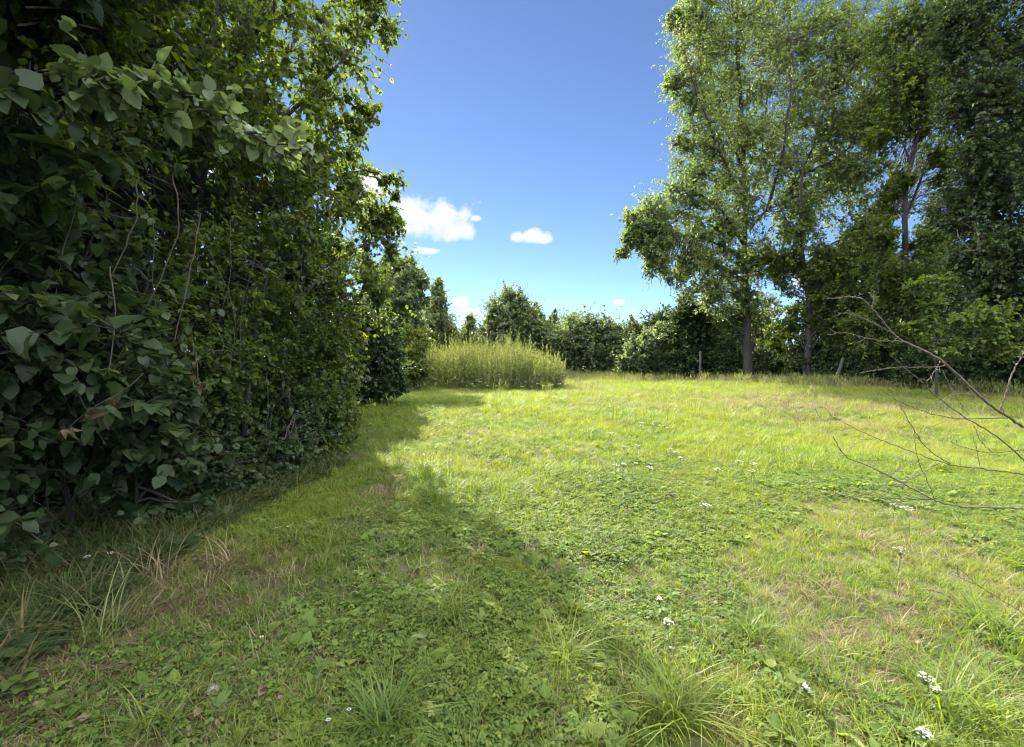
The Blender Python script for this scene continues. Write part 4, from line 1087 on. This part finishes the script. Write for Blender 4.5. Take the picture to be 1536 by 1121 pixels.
def make_flower(name, label, cat, pos, hgt, wid, n, group, petal):
    root = thing(name, label, cat, pos, group)
    sm, hm = MB(), MB()
    top = np.array(pos) + [rng.normal(0, .02), rng.normal(0, .02), hgt]
    tube(sm, [np.array(pos) - [0, 0, .02], np.array(pos) * .5 + top * .5 + rng.normal(0, .008, 3), top - [0, 0, .02]], .003, .0018, 8, 5)
    a, rr = rng.random(n) * 6.283, wid * np.sqrt(rng.random(n))
    P = np.stack([top[0] + rr * np.cos(a), top[1] + rr * np.sin(a), top[2] - 0.25 * rr ** 2 / wid + rng.normal(0, .004, n)], 1)
    t = np.linspace(0, 1, 3)[None, :, None]
    S0 = np.tile(top - [0, 0, .03 + wid * .5], (n, 1))
    add_tubes(sm, S0[:, None] * (1 - t) + P[:, None] * t, np.full((n, 3), .0009), 3)
    for k in range(5):
        b_ = a + k * 1.2566
        D = np.stack([np.cos(b_), np.sin(b_), 0.15 + 0 * b_], 1)
        add_leaves(hm, P, D, np.tile([0, 0, 1.0], (n, 1)), np.full(n, petal), 'round', rng.random(n))
    m_ = 14
    s = rng.random(m_)[:, None]
    Pl = np.array(pos) * (1 - s) + top * s * 1.0
    add_leaves(sm, Pl - [0, 0, .03], norm(rng.normal(0, 1, (m_, 3)) * [1, 1, .3] + [0, 0, .4]), np.tile([0, 0, 1.0], (m_, 1)), np.full(m_, .045), 'slim', rng.random(m_))
    sm.build('stem', MAT['dark_stem'], root)
    hm.build('flower_head', MAT['petal'], root)
    return root


# px, py of the head, head half width in pixels, height of the plant
FL = [((1000, 928), 11, .20, 'white flower head standing alone just right of the bare yellow patch'), ((997, 893), 6, .18, 'smaller white flower behind the one near the bare patch'), ((1345, 828), 12, .22, 'white flower head beneath the bare branches'),
      ((1400, 1015), 13, .16, 'largest white flower head low at the right'), ((1416, 1040), 8, .14, 'small white flower just below the largest one'), ((1400, 1106), 13, .16, 'white flower cut by the bottom edge at right'),
      ((1345, 762), 10, .22, 'white flower seen through the lowest bare branch'), ((128, 828), 6, .22, 'white flower at the dark foot of the hedge'), ((168, 821), 5, .22, 'white flower with ragged petals at the hedge foot'),
      ((1210, 1027), 6, .13, 'dull white flower among clover left of the largest one')]
for (pp, hw, hh, lab) in FL:
    d = ray(*pp)
    s = (EYE - hh) / -d[2]
    x, y = d[0] * s, d[1] * s
    make_flower('white_flower', lab, 'flower', (x, y, float(gh(x, y))), hh, hw / F * y * .8, 34, 'white flowers in the near grass', .0048)
MID = [(955, 667), (1007, 668), (1014, 673), (1022, 682), (975, 703), (936, 697), (925, 697), (948, 695), (978, 632), (988, 634), (965, 630), (1002, 640), (917, 650), (1130, 708), (1108, 690), (1060, 755), (1075, 700), (1000, 633), (1128, 697), (1365, 768)]
for (px, py) in MID:
    hh = .28
    d = ray(px, py)
    s = (EYE - hh) / -d[2]
    x, y = d[0] * s, d[1] * s
    make_flower('white_flower', 'small white flower head in the sunlit middle of the field', 'flower', (x, y, float(gh(x, y))), hh, .03 + .025 * rng.random(), 10, 'white flowers in the middle of the field', .012)
for (px, py) in [(700, 582), (709, 577), (720, 574), (731, 585), (745, 583), (789, 573), (797, 580), (806, 576), (815, 583), (828, 586), (783, 582), (774, 570), (839, 590), (838, 579), (712, 590), (758, 588)]:
    Y = 18.6
    p0 = at(px, py, Y)
    make_flower('white_flower', 'tiny white flower head at the foot of the tall weeds', 'flower', (p0[0], Y, float(gh(p0[0], Y))), max(.3, p0[2]), .06, 10, 'white flowers at the foot of the weeds', .026)
for (px, py, lab) in ((493, 1106, 'white daisy at the bottom edge, left of its twin'), (524, 1090, 'white daisy near the bottom beside the bright tussock'), (415, 805, 'white daisy in the shade at the hedge foot'), (432, 803, 'second daisy in hedge shade, nearer the lawn'), (393, 976, 'tiny daisy in the shaded lawn')):
    g_ = gp(px, py)
    root = thing('daisy', lab, 'daisy', g_, 'daisies in the shaded lawn')
    sm, hm, dm = MB(), MB(), MB()
    top = g_ + [0, 0, .075]
    tube(sm, [g_ - [0, 0, .01], top - [0, 0, .003]], .0016, .0014, 4, 5)
    k = 14
    a = np.arange(k) / k * 6.283
    add_leaves(hm, np.tile(top, (k, 1)), np.stack([np.cos(a), np.sin(a), 0.25 + 0 * a], 1), np.tile([0, -.3, 1.0], (k, 1)), np.full(k, .013), 'slim', rng.random(k))
    add_tubes(dm, np.array([[top - [0, 0, .001], top + [0, 0, .003], top + [0, 0, .0045]]]), np.array([[.004, .0035, .0008]]), 8)
    sm.build('stem', MAT['dark_stem'], root)
    hm.build('petal_ring', MAT['petal'], root)
    dm.build('flower_centre', MAT['lime'], root)


# ------------------------------------------------------------------ tussocks of longer grass
def tussock(px, py, n, h, mat, label, spread=.07, lean=.5, curl=1.2, w=.006, name='grass_tussock', cat='tussock'):
    g_ = gp(px, py)
    mb = MB()
    for _ in range(n):
        a, r, p_ = rng.random() * 6.283, spread * math.sqrt(rng.random()), rng.random() * 6.283
        blade_strip(mb, g_ + [math.cos(p_) * r, math.sin(p_) * r, -.01], a, h * (.45 + .75 * rng.random()), w * (.7 + .6 * rng.random()), lean * rng.random(), curl * (.3 + .8 * rng.random()), rng.random() * .9, 8)
    return tag(mb.build(name, MAT[mat], None, False, g_), label, cat, 'tussocks of longer grass')


for args in ((575, 1100, 130, .26, 'grass', 'bright tussock at the bottom edge left of centre'), (1015, 1085, 150, .30, 'grass', 'large dark green tussock at the bottom right of centre', .10), (675, 930, 90, .24, 'grass', 'spiky tussock at the edge of the shade'), (860, 925, 90, .14, 'grass', 'yellow-lit tussock beside the small bare patch', .06),
             (850, 1000, 70, .26, 'grass', 'loose arching tussock below the yellow-lit one'), (1130, 960, 60, .26, 'grass', 'thin tussock left of the straw patch'), (1450, 1080, 120, .32, 'grass', 'long leaning grass tussock in the bottom right corner', .16), (1500, 960, 80, .28, 'grass', 'tussock under the lowest bare twig', .14),
             (540, 780, 60, .16, 'grass', 'small bright tussock on the shaded strip by the hedge'), (150, 960, 60, .40, 'weed', 'arching half dead tussock at the hedge foot', .12), (230, 880, 70, .34, 'straw', 'dry brown tussock in front of the hollow', .16), (60, 880, 50, .38, 'straw', 'dry tussock at the far left edge', .14),
             (340, 850, 50, .26, 'straw', 'small dry tussock between hedge and lawn', .12), (240, 1095, 40, .26, 'grass', 'upright tussock at the bottom left'), (330, 760, 60, .34, 'grass', 'dark long grass at the bramble edge', .14), (1240, 900, 60, .2, 'straw', 'straw coloured tussock in the dry patch', .16)):
    tussock(*args)

# broad-leaved dock plants and small things lying in the grass
for (px, py, n_, s_, lab) in ((30, 1050, 12, .07, 'pale broad-leaved weed in the bottom left corner'), (100, 1085, 8, .06, 'yellowish broad-leaved weed at the bottom left'), (15, 960, 6, .09, 'dark broad weed cut by the left edge'), (640, 985, 7, .06, 'flat broad weed beside the spiky tussock'), (290, 780, 10, .09, 'broad weed in front of the hedge foot'), (1190, 1060, 9, .05, 'pale broad weed among clover at lower right'), (30, 850, 9, .10, 'yellow-green broad weed in the dark left corner')):
    g_ = gp(px, py)
    mb = MB()
    a = rng.random(n_) * 6.283
    P = g_ + np.stack([.02 * np.cos(a), .02 * np.sin(a), .03 + .10 * rng.random(n_)], 1)
    add_leaves(mb, P, np.stack([np.cos(a), np.sin(a), .5 * rng.random(n_)], 1), np.tile([0, 0, 1.0], (n_, 1)) + rng.normal(0, .2, (n_, 3)), s_ * (.6 + .6 * rng.random(n_)), 'broad', .5 + .5 * rng.random(n_))
    tag(mb.build('broad_weed', MAT['maple'], None, True, g_), lab, 'weed', 'broad-leaved weeds')
for (px, py, s_, lab) in ((390, 1062, .06, 'curled pale brown dead leaf lying on the shaded lawn'), (285, 1100, .06, 'reddish dead leaf at the bottom left'), (420, 1058, 0.03, 'tiny brown dead leaf right of the curled one'), (118, 1105, .05, 'dead leaf in the litter of the bottom left corner')):
    g_ = gp(px, py) + [0, 0, .06]
    mb = MB()
    P = np.tile(g_, (2, 1)) + rng.normal(0, .01, (2, 3))
    add_leaves(mb, P, np.array([[.25, 1, .25], [.45, .9, .1]]), np.array([[0.3, -.7, .8], [-.3, -.5, .8]]), np.array([s_, s_ * .8]), 'curled', np.array([.9, .5]))
    tag(mb.build('dead_leaf', MAT['brown'], None, True, g_), lab, 'dead leaf', 'dead leaves on the lawn')
g_ = gp(320, 1042) + [0, 0, .02]
mb = MB()
th, ph = np.meshgrid(np.linspace(0, 2 * np.pi, 15)[:-1], np.linspace(.01, np.pi - .01, 9))
rad = .025 * (1 + .25 * np.sin(3 * th + ph * 2) * np.sin(ph) + .18 * np.cos(5 * ph + th))
V = np.stack([rad * np.sin(ph) * np.cos(th) * 1.3, rad * np.sin(ph) * np.sin(th), rad * np.cos(ph) * .8], -1).reshape(-1, 3) + g_
ii = np.arange(9 * 14).reshape(9, 14)
q = np.stack([ii[:-1], np.roll(ii[:-1], -1, 1), np.roll(ii[1:], -1, 1), ii[1:]], -1).reshape(-1, 4)
mb.add(V, q)
tag(mb.build('pale_stone', MAT['stone'], None, True, g_), 'small pale stone half hidden in the shaded grass', 'stone')

# withered brown leaves on a broken twig in the shrub
for (pts, Y, lab) in (([(215, 560), (180, 590), (150, 605), (105, 640), (100, 655)], 3.0, 'broken twig of withered brown leaves in the big-leaved shrub'), ([(290, 515), (296, 555), (300, 585)], 3.7, 'hanging bunch of curled brown leaves by the shrub edge')):
    w3 = [at(p_[0], p_[1], Y) for p_ in pts]
    root = thing('withered_twig', lab, 'dead twig', w3[0], 'withered twigs in the hedge')
    tm, lm = MB(), MB()
    c = tube(tm, w3, .004, .002, 16, 5, .003)
    m_ = 11 if len(pts) > 3 else 7
    P = c[rng.integers(4, 16, m_)] + rng.normal(0, .012, (m_, 3))
    add_leaves(lm, P, norm(rng.normal(0, .7, (m_, 3)) + [0, 0, -1.0]), norm(rng.normal(0, 1, (m_, 3)) + [0.3, -1, 0.3]), .085 * (.5 + .7 * rng.random(m_)), 'curled', rng.random(m_))
    tm.build('twig', MAT['bare'], root)
    lm.build('withered_foliage', MAT['brown'], root)
